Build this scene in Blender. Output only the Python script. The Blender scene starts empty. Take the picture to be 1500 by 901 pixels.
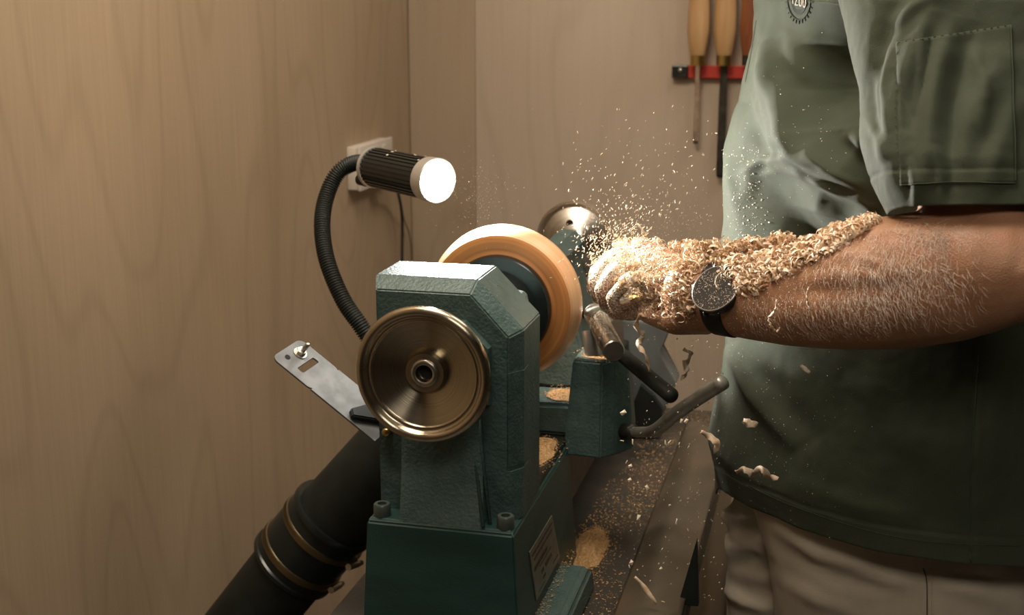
import bpy, bmesh, math, random
import numpy as np
from mathutils import Vector, Matrix
from mathutils.bvhtree import BVHTree
from mathutils.noise import fractal, noise as pnoise
rnd = random.Random(7)
C = bpy.context.scene.collection

# ------------------------------------------------------------------ camera
FPX = 1900.0
PIT = math.atan(450 / FPX); YAW = math.atan(490 / math.hypot(FPX, 450))
CAM = Vector((0, 0, 1.5))
FW = Vector((-math.sin(YAW) * math.cos(PIT), math.cos(YAW) * math.cos(PIT), -math.sin(PIT)))
RT = Vector((math.cos(YAW), math.sin(YAW), 0)); UP = RT.cross(FW)
cd = bpy.data.cameras.new('camera'); cam = bpy.data.objects.new('camera', cd); C.objects.link(cam)
cam.location = CAM
cam.rotation_euler = Matrix((RT, UP, -FW)).transposed().to_euler()
cd.sensor_width = 36; cd.lens = 36 * FPX / 1500; cd.clip_start = .05
cd.dof.use_dof = True; cd.dof.focus_distance = 1.45; cd.dof.aperture_fstop = 7.0
bpy.context.scene.camera = cam

def A(x, y, Y=None, X=None, Z=None):
    """world point seen at photo pixel (x, y) on the plane Y / X / Z = value"""
    r = FW + RT * ((x - 750) / FPX) - UP * ((y - 450.5) / FPX)
    if Y is not None: t = Y / r.y
    elif X is not None: t = X / r.x
    else: t = (Z - 1.5) / r.z
    return CAM + r * t
def PX(p):
    d = p - CAM; z = d.dot(FW)
    return 750 + FPX * d.dot(RT) / z, 450.5 - FPX * d.dot(UP) / z, z

# ------------------------------------------------------------------ world, lights, exposure
sc = bpy.context.scene
w = bpy.data.worlds.new('world'); sc.world = w; w.use_nodes = True
w.node_tree.nodes['Background'].inputs[0].default_value = (1.0, .86, .68, 1)
w.node_tree.nodes['Background'].inputs[1].default_value = .03
sc.view_settings.view_transform = 'Standard'; sc.view_settings.look = 'None'
sc.view_settings.gamma = 1; sc.view_settings.exposure = 0.0
def area(name, loc, target, sx, sy, power, col, spread=180):
    l = bpy.data.lights.new(name, 'AREA'); l.shape = 'RECTANGLE'; l.size = sx; l.size_y = sy
    l.energy = power; l.color = col; l.spread = math.radians(spread)
    o = bpy.data.objects.new(name, l); C.objects.link(o); o.location = loc
    o.rotation_euler = (Vector(target) - Vector(loc)).to_track_quat('-Z', 'Y').to_euler()
    return o
area('ceiling_panel_light', (-.48, 1.28, 2.52), (-.52, 1.33, 0), .8, .7, 25, (1, .86, .70))
area('back_wall_fill_light', (.35, 2.25, 2.52), (.3, 2.3, 0), .8, .4, 11, (1, .9, .80))  # unseen fill added to brighten the back wall
area('front_fill_light', (.35, -.35, 2.52), (.3, 1.3, .8), .9, .5, 5.5, (1, .88, .74), 110)  # unseen fill added behind the camera for front faces and wheel reflections
LAMP_STRENGTH = 230; LAMP_BEAM = 31

# ------------------------------------------------------------------ materials
def new_mat(name):
    m = bpy.data.materials.new(name); m.use_nodes = True
    nt = m.node_tree; return m, nt, nt.nodes['Principled BSDF']
def N(nt, t, **k):
    n = nt.nodes.new(t)
    for a, v in k.items():
        if a in n.inputs: n.inputs[a].default_value = v
        else: setattr(n, a, v)
    return n
def mat(name, col, rough=.5, metal=0, var=0, vscale=20, bump=0, bscale=200, stretch=(1, 1, 1), col2=None, aniso=0, coat=0, detail=4, sheen=0, lo=.35, hi=.65):
    m, nt, b = new_mat(name)
    b.inputs['Base Color'].default_value = (*col, 1); b.inputs['Roughness'].default_value = rough; b.inputs['Metallic'].default_value = metal
    if coat: b.inputs['Coat Weight'].default_value = coat; b.inputs['Coat Roughness'].default_value = .15
    if sheen: b.inputs['Sheen Weight'].default_value = sheen
    if aniso: b.inputs['Anisotropic'].default_value = aniso
    tc = N(nt, 'ShaderNodeTexCoord'); mp = N(nt, 'ShaderNodeMapping'); mp.inputs['Scale'].default_value = stretch
    nt.links.new(tc.outputs['Object'], mp.inputs[0])
    if var or col2:
        n = N(nt, 'ShaderNodeTexNoise', Scale=vscale, Detail=detail); nt.links.new(mp.outputs[0], n.inputs['Vector'])
        cr = N(nt, 'ShaderNodeValToRGB'); cr.color_ramp.elements[0].position = lo; cr.color_ramp.elements[1].position = hi
        c2 = col2 or tuple(min(1, c * (1 + var)) for c in col); c1 = col if col2 else tuple(c * (1 - var) for c in col)
        cr.color_ramp.elements[0].color = (*c1, 1); cr.color_ramp.elements[1].color = (*c2, 1)
        nt.links.new(n.outputs['Fac'], cr.inputs[0]); nt.links.new(cr.outputs[0], b.inputs['Base Color'])
    if bump:
        n2 = N(nt, 'ShaderNodeTexNoise', Scale=bscale, Detail=2); nt.links.new(mp.outputs[0], n2.inputs['Vector'])
        bp = N(nt, 'ShaderNodeBump', Strength=bump, Distance=.002); nt.links.new(n2.outputs['Fac'], bp.inputs['Height'])
        nt.links.new(bp.outputs[0], b.inputs['Normal'])
    return m
def plywood(name, c1, c2, seed):
    m, nt, b = new_mat(name)
    tc = N(nt, 'ShaderNodeTexCoord'); mp = N(nt, 'ShaderNodeMapping')
    mp.inputs['Scale'].default_value = (1, 1, .22); mp.inputs['Location'].default_value = (seed, seed * .7, seed * .3)
    nt.links.new(tc.outputs['Object'], mp.inputs[0])
    big = N(nt, 'ShaderNodeTexNoise', Scale=2.6, Detail=1.5, Roughness=.4); nt.links.new(mp.outputs[0], big.inputs['Vector'])
    mul = N(nt, 'ShaderNodeMath', operation='MULTIPLY'); mul.inputs[1].default_value = 120; nt.links.new(big.outputs['Fac'], mul.inputs[0])
    sn = N(nt, 'ShaderNodeMath', operation='SINE'); nt.links.new(mul.outputs[0], sn.inputs[0])
    fine = N(nt, 'ShaderNodeTexNoise', Scale=170, Detail=4); mp2 = N(nt, 'ShaderNodeMapping'); mp2.inputs['Scale'].default_value = (1, 1, .03)
    nt.links.new(tc.outputs['Object'], mp2.inputs[0]); nt.links.new(mp2.outputs[0], fine.inputs['Vector'])
    patch = N(nt, 'ShaderNodeTexNoise', Scale=2.2, Detail=3); mp3 = N(nt, 'ShaderNodeMapping'); mp3.inputs['Scale'].default_value = (1, 1, .5); mp3.inputs['Location'].default_value = (seed, 3, 1)
    nt.links.new(tc.outputs['Object'], mp3.inputs[0]); nt.links.new(mp3.outputs[0], patch.inputs['Vector'])
    mxn = N(nt, 'ShaderNodeMath', operation='MAXIMUM'); mxn.inputs[1].default_value = 0; nt.links.new(sn.outputs[0], mxn.inputs[0])
    pw = N(nt, 'ShaderNodeMath', operation='POWER'); pw.inputs[1].default_value = 5; nt.links.new(mxn.outputs[0], pw.inputs[0])
    a1 = N(nt, 'ShaderNodeMath', operation='MULTIPLY_ADD'); a1.inputs[1].default_value = -.09; a1.inputs[2].default_value = .02; nt.links.new(pw.outputs[0], a1.inputs[0])
    a2 = N(nt, 'ShaderNodeMath', operation='MULTIPLY_ADD'); a2.inputs[1].default_value = .22; nt.links.new(fine.outputs['Fac'], a2.inputs[0]); nt.links.new(a1.outputs[0], a2.inputs[2])
    a3 = N(nt, 'ShaderNodeMath', operation='MULTIPLY_ADD'); a3.inputs[1].default_value = .8; nt.links.new(patch.outputs['Fac'], a3.inputs[0]); nt.links.new(a2.outputs[0], a3.inputs[2])
    cr = N(nt, 'ShaderNodeValToRGB'); cr.color_ramp.elements[0].position = .3; cr.color_ramp.elements[1].position = .75
    cr.color_ramp.elements[0].color = (*c1, 1); cr.color_ramp.elements[1].color = (*c2, 1)
    nt.links.new(a3.outputs[0], cr.inputs[0]); nt.links.new(cr.outputs[0], b.inputs['Base Color'])
    b.inputs['Roughness'].default_value = .5
    return m
def turned(name, c1, c2, rough, metal, scale, axis='Y', bump=.1, aniso=.0):
    """lathe-turned surface: colour and fine grooves follow the radius about the object's own axis"""
    m, nt, b = new_mat(name)
    tc = N(nt, 'ShaderNodeTexCoord'); sp = N(nt, 'ShaderNodeSeparateXYZ'); nt.links.new(tc.outputs['Object'], sp.inputs[0])
    cb = N(nt, 'ShaderNodeCombineXYZ'); nt.links.new(sp.outputs['X'], cb.inputs[0]); nt.links.new(sp.outputs['Z'], cb.inputs[1])
    ln = N(nt, 'ShaderNodeVectorMath', operation='LENGTH'); nt.links.new(cb.outputs[0], ln.inputs[0])
    c3 = N(nt, 'ShaderNodeCombineXYZ'); nt.links.new(ln.outputs['Value'], c3.inputs[0]); nt.links.new(sp.outputs['Y'], c3.inputs[1])
    n = N(nt, 'ShaderNodeTexNoise', Scale=scale, Detail=4); nt.links.new(c3.outputs[0], n.inputs['Vector'])
    # slow variation around the circle
    n1 = N(nt, 'ShaderNodeTexNoise', Scale=9, Detail=2); nt.links.new(tc.outputs['Object'], n1.inputs['Vector'])
    ad = N(nt, 'ShaderNodeMath', operation='MULTIPLY_ADD'); ad.inputs[1].default_value = .45; nt.links.new(n1.outputs['Fac'], ad.inputs[0])
    ms = N(nt, 'ShaderNodeMath', operation='MULTIPLY'); ms.inputs[1].default_value = .55; nt.links.new(n.outputs['Fac'], ms.inputs[0]); nt.links.new(ms.outputs[0], ad.inputs[2])
    cr = N(nt, 'ShaderNodeValToRGB'); cr.color_ramp.elements[0].position = .38; cr.color_ramp.elements[1].position = .62
    cr.color_ramp.elements[0].color = (*c1, 1); cr.color_ramp.elements[1].color = (*c2, 1)
    nt.links.new(ad.outputs[0], cr.inputs[0]); nt.links.new(cr.outputs[0], b.inputs['Base Color'])
    bp = N(nt, 'ShaderNodeBump', Strength=bump, Distance=.001); nt.links.new(n.outputs['Fac'], bp.inputs['Height']); nt.links.new(bp.outputs[0], b.inputs['Normal'])
    b.inputs['Roughness'].default_value = rough; b.inputs['Metallic'].default_value = metal
    if aniso:
        b.inputs['Anisotropic'].default_value = aniso
        b.inputs['Anisotropic Rotation'].default_value = .25; tg = N(nt, 'ShaderNodeTangent', direction_type='RADIAL', axis='Y'); nt.links.new(tg.outputs[0], b.inputs['Tangent'])
    return m
def emit(name, col, s):
    m, nt, b = new_mat(name); b.inputs['Base Color'].default_value = (*col, 1)
    b.inputs['Emission Color'].default_value = (*col, 1); b.inputs['Emission Strength'].default_value = s; return m
def two_scale(name, c1, c2, c3, rough, s1, s2, bump=.2, bs=900, sheen=0):
    m = mat(name, c1, rough, 0, col2=c2, vscale=s1, bump=bump, bscale=bs, sheen=sheen)
    nt = m.node_tree; b = nt.nodes['Principled BSDF']; src = b.inputs['Base Color'].links[0].from_socket
    tc = N(nt, 'ShaderNodeTexCoord'); n = N(nt, 'ShaderNodeTexNoise', Scale=s2, Detail=3); nt.links.new(tc.outputs['Object'], n.inputs['Vector'])
    cr = N(nt, 'ShaderNodeValToRGB'); cr.color_ramp.elements[0].position = .52; cr.color_ramp.elements[1].position = .72
    nt.links.new(n.outputs['Fac'], cr.inputs[0]); mx = N(nt, 'ShaderNodeMix', data_type='RGBA')
    nt.links.new(cr.outputs[0], mx.inputs['Factor']); nt.links.new(src, mx.inputs[6]); mx.inputs[7].default_value = (*c3, 1)
    nt.links.new(mx.outputs[2], b.inputs['Base Color']); return m

M = {}
M['ply_left'] = plywood('plywood_left', (.34, .25, .155), (.50, .38, .255), 0)
M['ply_back'] = plywood('plywood_back', (.43, .345, .255), (.56, .46, .355), 4)
M['ply_back2'] = plywood('plywood_shade_and_side', (.31, .235, .155), (.42, .33, .23), 9)  # left wall panel's shade is put into this colour; bench side shares it
M['white'] = mat('ceiling_paint', (.6, .55, .48), .8)
M['darkwall'] = mat('dark_painted_wall', (.06, .055, .045), .8)
M['floor'] = mat('concrete_floor', (.07, .06, .05), .7, var=.3, vscale=6)
M['green'] = two_scale('hammered_green_paint', (.044, .084, .078), (.064, .112, .104), (.078, .126, .118), .46, 60, 9, bump=.55, bs=260)
M['green_smooth'] = mat('smooth_green_paint', (.020, .058, .052), .42, var=.15, vscale=12, bump=.08, bscale=150, stretch=(1, 1, 3))
M['steel'] = turned('turned_steel', (.44, .39, .29), (.60, .53, .41), .24, 1, 700, bump=.12, aniso=.85)
M['chrome'] = turned('chromed_steel', (.55, .52, .47), (.68, .64, .58), .34, 1, 300, bump=.05)
M['bolt'] = mat('greenish_bolt_steel', (.10, .13, .115), .4, .5)
M['lever'] = mat('worn_steel', (.42, .41, .37), .36, .45, var=.2, vscale=50, bump=.1, bscale=200)
M['metal'] = mat('brushed_steel', (.5, .47, .42), .32, 1, var=.15, vscale=60, bump=.1, bscale=300)
M['dark_metal'] = mat('dark_oiled_metal', (.06, .058, .05), .4, .7, var=.3, vscale=40)
M['black'] = mat('black_rubber', (.008, .012, .010), .6, var=.3, vscale=30)
M['black_gloss'] = mat('black_gloss', (.01, .014, .013), .25)
M['black_hole'] = mat('dark_bore', (.008, .008, .008), .8)
M['plate'] = mat('galvanised_plate', (.19, .205, .21), .55, .15, var=.22, vscale=45, bump=.08, bscale=120)
M['silver'] = mat('silver_anodised', (.62, .60, .56), .38, .7)
M['bowl'] = turned('spinning_maple', (.36, .145, .042), (.52, .235, .075), .42, 0, 260, bump=.12)
M['bowl_rim'] = turned('turned_maple_edge', (.58, .33, .17), (.74, .47, .27), .42, 0, 150, bump=.1)
M['handle'] = mat('ash_handle', (.46, .27, .115), .4, col2=(.60, .38, .19), vscale=40, stretch=(1, 1, .08), coat=.25)
M['handle_red'] = mat('rosewood_handle', (.19, .055, .02), .4, col2=(.34, .12, .04), vscale=40, stretch=(1, 1, .1), coat=.3)
M['brass'] = mat('brass', (.50, .36, .13), .3, 1, var=.1)
M['red'] = mat('red_plastic', (.52, .045, .03), .45)
M['socket'] = mat('white_socket_plastic', (.62, .56, .48), .4)
M['skin'] = two_scale('skin', (.37, .19, .105), (.46, .25, .145), (.43, .20, .12), .42, 25, 70, bump=.35, bs=700)
M['skin'].node_tree.nodes['Principled BSDF'].inputs['Subsurface Weight'].default_value = .12
M['skin'].node_tree.nodes['Principled BSDF'].inputs['Subsurface Radius'].default_value = (.01, .004, .002)
M['hair'] = mat('arm_hair', (.72, .60, .50), .35)
M['head_hair'] = mat('brown_hair', (.05, .03, .018), .5, var=.3, vscale=80)
M['shirt'] = two_scale('green_work_shirt', (.034, .046, .024), (.041, .054, .029), (.047, .060, .034), .8, 30, 6, bump=.35, bs=1500, sheen=.1)
M['thread'] = mat('dark_thread', (.01, .018, .012), .7)
M['seam'] = mat('shirt_seam', (.04, .06, .03), .8)
M['trouser'] = two_scale('khaki_trousers', (.58, .51, .40), (.64, .57, .45), (.54, .47, .37), .8, 25, 5, bump=.35, bs=1300, sheen=.2)
M['seam_tan'] = mat('trouser_seam', (.16, .13, .09), .8)
M['patch_white'] = mat('white_embroidery', (.75, .68, .62), .7)
M['strap'] = mat('watch_strap', (.012, .014, .014), .5, bump=.2, bscale=300)
M['bezel_metal'] = mat('watch_bezel', (.32, .31, .31), .3, .9)
M['dial'] = mat('watch_dial', (.01, .01, .012), .3)
M['shaving'] = mat('maple_shaving', (.64, .42, .24), .65, col2=(.90, .77, .60), vscale=90)
M['chip'] = mat('maple_chip', (.84, .72, .55), .6)
M['dust'] = mat('sawdust', (.42, .235, .09), .9, col2=(.66, .43, .21), vscale=400)
M['whitedust'] = mat('fine_wood_dust', (.88, .80, .68), .9)
M['bench'] = two_scale('worn_bench_steel', (.03, .028, .022), (.055, .047, .036), (.085, .06, .042), .45, 14, 5, bump=.25, bs=160)
M['paper'] = mat('etched_label', (.24, .225, .18), .4, .5, var=.15, vscale=60)
M['ink'] = mat('label_ink', (.02, .022, .018), .6)
M['greybox'] = mat('grey_blue_cast_metal', (.17, .19, .19), .45, .2, var=.15, vscale=20)
M['greycab'] = mat('dull_green_grey_cabinet', (.13, .12, .08), .6, var=.2, vscale=12)
M['pale'] = mat('pale_hose', (.5, .4, .28), .5)

# ------------------------------------------------------------------ object helpers
def root(name, loc, label, cat, group=None):
    o = bpy.data.objects.new(name, None); C.objects.link(o); o.location = loc
    o['label'] = label; o['category'] = cat
    if group: o['group'] = group
    o.empty_display_size = .05
    return o
def wloc(o):
    v = Vector((0, 0, 0))
    while o is not None: v += o.location; o = o.parent
    return v
def build(name, bm, m, parent=None, smooth=False, loc=None, label=None, cat=None, group=None, kind=None, auto=None):
    """bm in world coordinates -> one mesh object, origin at parent's origin or at loc"""
    org = wloc(parent) if parent is not None else Vector((0, 0, 0))
    off = Vector(loc) if loc is not None else org
    bmesh.ops.recalc_face_normals(bm, faces=bm.faces)
    for v in bm.verts: v.co -= off
    me = bpy.data.meshes.new(name); 
    if smooth:
        for f in bm.faces: f.smooth = True
    bm.to_mesh(me); bm.free()
    mats = m if isinstance(m, (list, tuple)) else [m]
    for x in mats: me.materials.append(x)
    if auto:
        me.set_sharp_from_angle(angle=math.radians(auto))
    o = bpy.data.objects.new(name, me); C.objects.link(o); o.parent = parent
    o.location = off - org
    if label: o['label'] = label
    if cat: o['category'] = cat
    if group: o['group'] = group
    if kind: o['kind'] = kind
    return o
def box(bm, x0, x1, y0, y1, z0, z1, bev=0, seg=1):
    vs = [bm.verts.new((x, y, z)) for x in (x0, x1) for y in (y0, y1) for z in (z0, z1)]
    F = [(0, 1, 3, 2), (4, 6, 7, 5), (0, 4, 5, 1), (2, 3, 7, 6), (0, 2, 6, 4), (1, 5, 7, 3)]
    fs = [bm.faces.new([vs[i] for i in f]) for f in F]
    if bev:
        es = {e for f in fs for e in f.edges}
        bmesh.ops.bevel(bm, geom=list(es), offset=bev, segments=seg, affect='EDGES', profile=.5)
def loft(bm, loops, cap0=True, cap1=True, closed=True):
    L = [[bm.verts.new(p) for p in lp] for lp in loops]
    n = len(L[0])
    for a, b in zip(L, L[1:]):
        for i in range(n if closed else n - 1):
            j = (i + 1) % n
            bm.faces.new((a[i], a[j], b[j], b[i]))
    if cap0: bm.faces.new(L[0])
    if cap1: bm.faces.new(L[-1])
    return L
def frame(d, hint=(0, 0, 1)):
    d = Vector(d).normalized(); h = Vector(hint)
    if abs(d.dot(h)) > .95: h = Vector((1, 0, 0)) if abs(d.x) < .9 else Vector((0, 1, 0))
    u = h.cross(d).normalized(); v = d.cross(u).normalized()
    return d, u, v
def ring(c, u, v, ra, rb, n, ph=0):
    return [Vector(c) + u * (ra * math.cos(ph + 2 * math.pi * i / n)) + v * (rb * math.sin(ph + 2 * math.pi * i / n)) for i in range(n)]
def lathe(bm, c, axis, prof, n=48, cap0=True, cap1=True, ph=0):
    """prof: list of (distance along axis, radius)"""
    d, u, v = frame(axis)
    loft(bm, [ring(Vector(c) + d * s, u, v, max(r, 1e-5), max(r, 1e-5), n, ph) for s, r in prof], cap0, cap1)
def tube(bm, pts, rad, n=12, caps=True, hint=(0, 0, 1), rb=None):
    pts = [Vector(p) for p in pts]
    rad = rad if isinstance(rad, (list, tuple)) else [rad] * len(pts)
    rb = rb or rad
    T = []
    for i in range(len(pts)):
        T.append((pts[min(i + 1, len(pts) - 1)] - pts[max(i - 1, 0)]).normalized())
    d, u, v = frame(T[0], hint); loops = []
    for i, p in enumerate(pts):
        u = (u - T[i] * u.dot(T[i])).normalized(); v = T[i].cross(u)
        loops.append(ring(p, u, v, rad[i], rb[i], n))
    loft(bm, loops, caps, caps)
def spline(pts, k=8):
    pts = [Vector(p) for p in pts]; out = []
    P = [pts[0] * 2 - pts[1]] + pts + [pts[-1] * 2 - pts[-2]]
    for i in range(1, len(P) - 2):
        for j in range(k):
            t = j / k; a, b, c, d = P[i - 1], P[i], P[i + 1], P[i + 2]
            out.append(.5 * ((2 * b) + (c - a) * t + (2 * a - 5 * b + 4 * c - d) * t * t + (3 * b - a - 3 * c + d) * t ** 3))
    out.append(pts[-1]); return out
def lerp_tab(tab, x):
    if x <= tab[0][0]: return tab[0][1]
    for (a, va), (b, vb) in zip(tab, tab[1:]):
        if x <= b: t = (x - a) / (b - a); return va + (vb - va) * t
    return tab[-1][1]

# ------------------------------------------------------------------ room
WL, WB, WR, WF, ZC = -.94, 2.806, 1.9, -1.2, 2.6
def struct(name, bounds, m, parent=None, bev=0):
    bm = bmesh.new(); box(bm, *bounds, bev); o = build(name, bm, m, parent)
    if parent is None: o['kind'] = 'structure'
    return o
struct('floor', (WL - .1, WR + .1, WF - .1, WB + .1, -.1, 0), M['floor'])
struct('ceiling', (WL - .1, WR + .1, WF - .1, WB + .1, ZC, ZC + .1), M['white'])
struct('wall_left', (WL - .1, WL, WF - .1, WB + .1, 0, ZC), M['ply_left'])
struct('wall_right', (WR, WR + .1, WF - .1, WB + .1, 0, ZC), M['darkwall'])
struct('wall_front', (WL, WR, WF - .1, WF, 0, ZC), M['darkwall'])
wb = struct('wall_back', (WL, WR, WB, WB + .1, 0, ZC), M['ply_back'])
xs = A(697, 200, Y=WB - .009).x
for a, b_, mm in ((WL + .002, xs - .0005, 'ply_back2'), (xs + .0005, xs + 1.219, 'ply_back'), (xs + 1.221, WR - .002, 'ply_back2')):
    struct('plywood_panel', (a, b_, WB - .009, WB - .0002, .002, ZC - .002), M[mm], wb)  # leftmost panel's darker tone and seam paint in a soft shadow edge

# ------------------------------------------------------------------ bench
BZ = .765; BX0, BX1 = -.575, -.152
r = root('workbench', (-.36, 1.6, 0), 'dark scuffed metal-topped bench under the green lathe', 'workbench')
bm = bmesh.new(); box(bm, BX0, BX1, .95, 2.30, BZ - .035, BZ, .003, 2); build('bench_top', bm, M['bench'], r)
bm = bmesh.new(); box(bm, BX1 - .018, BX1 - .002, 1.02, 2.28, .36, BZ - .035, .001); build('side_panel', bm, M['ply_back2'], r)
for x in (BX0 + .04, BX1 - .05):
    for y in (1.0, 2.25):
        bm = bmesh.new(); box(bm, x - .025, x + .025, y - .025, y + .025, 0, BZ - .035, .002); build('leg', bm, M['dark_metal'], r)
bm = bmesh.new(); box(bm, BX0 + .02, BX1 - .02, 1.2, 2.22, .28, .30, .002); build('lower_shelf', bm, M['dark_metal'], r)
# black wedges standing in for dark gaps at the right bench edge, and the leaning apron sheet
for poly, Yc, lab in (([(1020, 793), (1023, 889), (993, 886)], 1.47, 'large black triangular wedge standing in for a dark gap at right bench edge'), ([(1037, 692), (1034, 744), (1028, 740), (1031, 708)], 1.9, 'small slim black wedge standing in for a dark gap farther along right bench edge')):
    g = [A(x, y, Y=Yc) for x, y in poly]; bm = bmesh.new(); loft(bm, [g, [p + Vector((0, .014, 0)) for p in g]])
    bmesh.ops.bevel(bm, geom=bm.edges[:], offset=.0008, segments=2, affect='EDGES'); build('dark_gap_wedge', bm, M['black'], None, loc=g[-1], label=lab, cat='wedge')
ap0, ap1, ap2, ap3 = A(978, 612, Y=2.24), A(1040, 650, Y=2.08), A(996, 901, Y=1.42), A(872, 901, Z=BZ + .004)
ap2 = Vector((BX1 + .002, ap2.y, BZ + .022)); ap1 = Vector((BX1 + .002, ap1.y, BZ + .03)); ap0 = Vector((-.235, 2.2, BZ + .004)); ap3 = Vector((-.235, 1.30, BZ + .004))
bm = bmesh.new(); G3 = []
for i in range(31):
    t = i / 30; a_, b_ = ap0.lerp(ap3, t), ap1.lerp(ap2, t); row = []
    for j in range(17):
        u_ = j / 16; p = a_.lerp(b_, u_); p.z += .012 * math.sin(math.pi * u_ ** .8) + .002 * pnoise(Vector((t * 4, u_ * 3, .5))); row.append(bm.verts.new(p))
    G3.append(row)
for i in range(30):
    for j in range(16): bm.faces.new((G3[i][j], G3[i][j + 1], G3[i + 1][j + 1], G3[i + 1][j]))
M['apron'] = two_scale('brown_smeared_sheet', (.075, .062, .042), (.115, .095, .065), (.15, .085, .055), .32, 9, 7, bump=.12, bs=90)
r = root('metal_apron', ap2, 'brown smeared sheet-metal apron along the right side of the bench', 'metal sheet')
o = build('sheet', bm, M['apron'], r, True); o.modifiers.new('t', 'SOLIDIFY').thickness = .0015
# low cabinet at the back wall
r = root('storage_cabinet', (.15, 2.3, 0), 'low dull green-grey cabinet against the back wall, right of the bench', 'cabinet')
zc = A(1050, 838, Y=2.2).z
bm = bmesh.new(); box(bm, -.13, .55, 2.2, 2.52, 0, zc, .003); build('body', bm, M['greycab'], r)
bm = bmesh.new(); box(bm, -.145, .56, 2.17, 2.2, zc - .085, zc - .055, .004, 2); build('front_rail', bm, M['black_gloss'], r)

# ------------------------------------------------------------------ lathe
AX, AZ = -.412, 1.115
L = root('wood_lathe', (AX, 1.5, BZ), 'green cast-iron wood lathe with steel handwheel on the bench', 'lathe')
def hexagon(y, pr): return [(x, y, z) for x, z in pr]
bm = bmesh.new()
p0 = [(-.490, .88), (-.490, 1.187), (-.381, 1.187), (-.338, 1.141), (-.338, .88)]
p1 = [(-.497, .88), (-.497, 1.2), (-.378, 1.2), (-.325, 1.146), (-.325, .88)]
def shr(pr, s=.0): return pr
loft(bm, [hexagon(1.33, p0), hexagon(1.35, p1), hexagon(1.43, p1)])
bmesh.ops.bevel(bm, geom=bm.edges[:], offset=.0016, segments=2, affect='EDGES')
build('headstock', bm, M['green'], L)
# narrower rear housing
bm = bmesh.new(); box(bm, -.475, -.347, 1.43, 1.475, .93, 1.165, .012, 3); build('rear_housing', bm, M['green'], L)
# bearing boss behind the handwheel
bm = bmesh.new()
bp_ = [(-.465, 1.065), (-.465, 1.158), (-.385, 1.158), (-.357, 1.13), (-.357, 1.065)]
loft(bm, [hexagon(1.335, bp_), hexagon(1.322, bp_), hexagon(1.318, [(x * .98 + AX * .02, z * .98 + AZ * .02) for x, z in bp_])])
build('bearing_boss', bm, M['green'], L)
# base block
c_tl = A(537, 757, Y=1.295); c_tr = A(752, 783, Y=1.295); zt = .5 * (c_tl.z + c_tr.z)
xl, xr = c_tl.x, c_tr.x
bl = A(531, 901, Y=1.285).x; br = A(760, 901, Y=1.285).x
bm = bmesh.new()
def rect(z, x0, x1, y0, y1): return [(x0, y0, z), (x1, y0, z), (x1, y1, z), (x0, y1, z)]
loft(bm, [rect(BZ, bl, br + .004, 1.28, 1.6), rect(zt - .004, xl, xr, 1.295, 1.6), rect(zt, xl + .003, xr - .003, 1.299, 1.6)])
bmesh.ops.bevel(bm, geom=bm.edges[:], offset=.002, segments=2, affect='EDGES')
build('base', bm, M['green_smooth'], L)
# central web flaring from the face down to the base front (leaves a bolt pocket each side)
w0 = A(577, 757, Y=1.299).x; w1 = A(706, 775, Y=1.299).x
bm = bmesh.new()
def webloop(z, xa, xb, yf): return [(xa, 1.336, z), (xa + .006, yf + .002, z), (xa + .012, yf, z), (xb - .004, yf, z), (xb, yf + .003, z), (xb, 1.336, z)]
wl = []
for t in [i / 12 for i in range(13)]:
    z = zt - .004 + t * .20
    e = (1 - t) ** 2.2
    wl.append(webloop(z, w0 - .006 * t + .0, w1 - .012 * t, 1.297 + .031 * (1 - e)))
loft(bm, wl); build('web', bm, M['green'], L)
# the two thin rib edges that run down beside the web
for k, (a, b_) in enumerate((((692, 640), (708, 772)), ((703, 640), (718, 768)))):
    A0 = A(*a, Y=1.326 - .002 * k); A1 = A(*b_, Y=1.300 + .012 * k)
    bm = bmesh.new(); tube(bm, [A0 + Vector((0, 0, .02)), A0, A1], [.0016, .0022, .0022], 8); build('rib', bm, M['green'], L, True)
# right-hand thickened edge with a step
bm = bmesh.new(); zs = A(756, 692, Y=1.33).z
loft(bm, [[(-.338, 1.3285, zs + .005), (-.3245, 1.349, zs + .005), (-.3245, 1.37, zs + .005), (-.338, 1.37, zs + .005)],
          [(-.338, 1.3285, 1.10), (-.3245, 1.349, 1.10), (-.3245, 1.37, 1.10), (-.338, 1.37, 1.10)]])
loft(bm, [[(-.345, 1.3285, zt), (-.331, 1.3285, zt), (-.3245, 1.342, zt), (-.3245, 1.37, zt), (-.345, 1.37, zt)],
          [(-.341, 1.3295, zs), (-.335, 1.3295, zs), (-.3245, 1.347, zs), (-.3245, 1.37, zs), (-.341, 1.37, zs)]])
build('edge_moulding', bm, M['green'], L)
for (x, y) in ((560, 742), (738, 764)):
    c = A(x, y + 12, Z=zt); c.y = max(c.y, 1.309)
    bm = bmesh.new()
    lathe(bm, (c.x, c.y, zt - .001), (0, 0, 1), [(0, .0095), (.0012, .0098), (.0135, .0098), (.015, .0088), (.015, .0052), (.0085, .0050), (.0085, 0)], 24)
    o = build('bolt', bm, M['bolt'], L, True, auto=35)
    bm = bmesh.new(); lathe(bm, (c.x, c.y, zt + .0088), (0, 0, 1), [(0, .0049), (.0006, .0049)], 6); build('hex_recess', bm, M['black_hole'], o)
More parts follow.
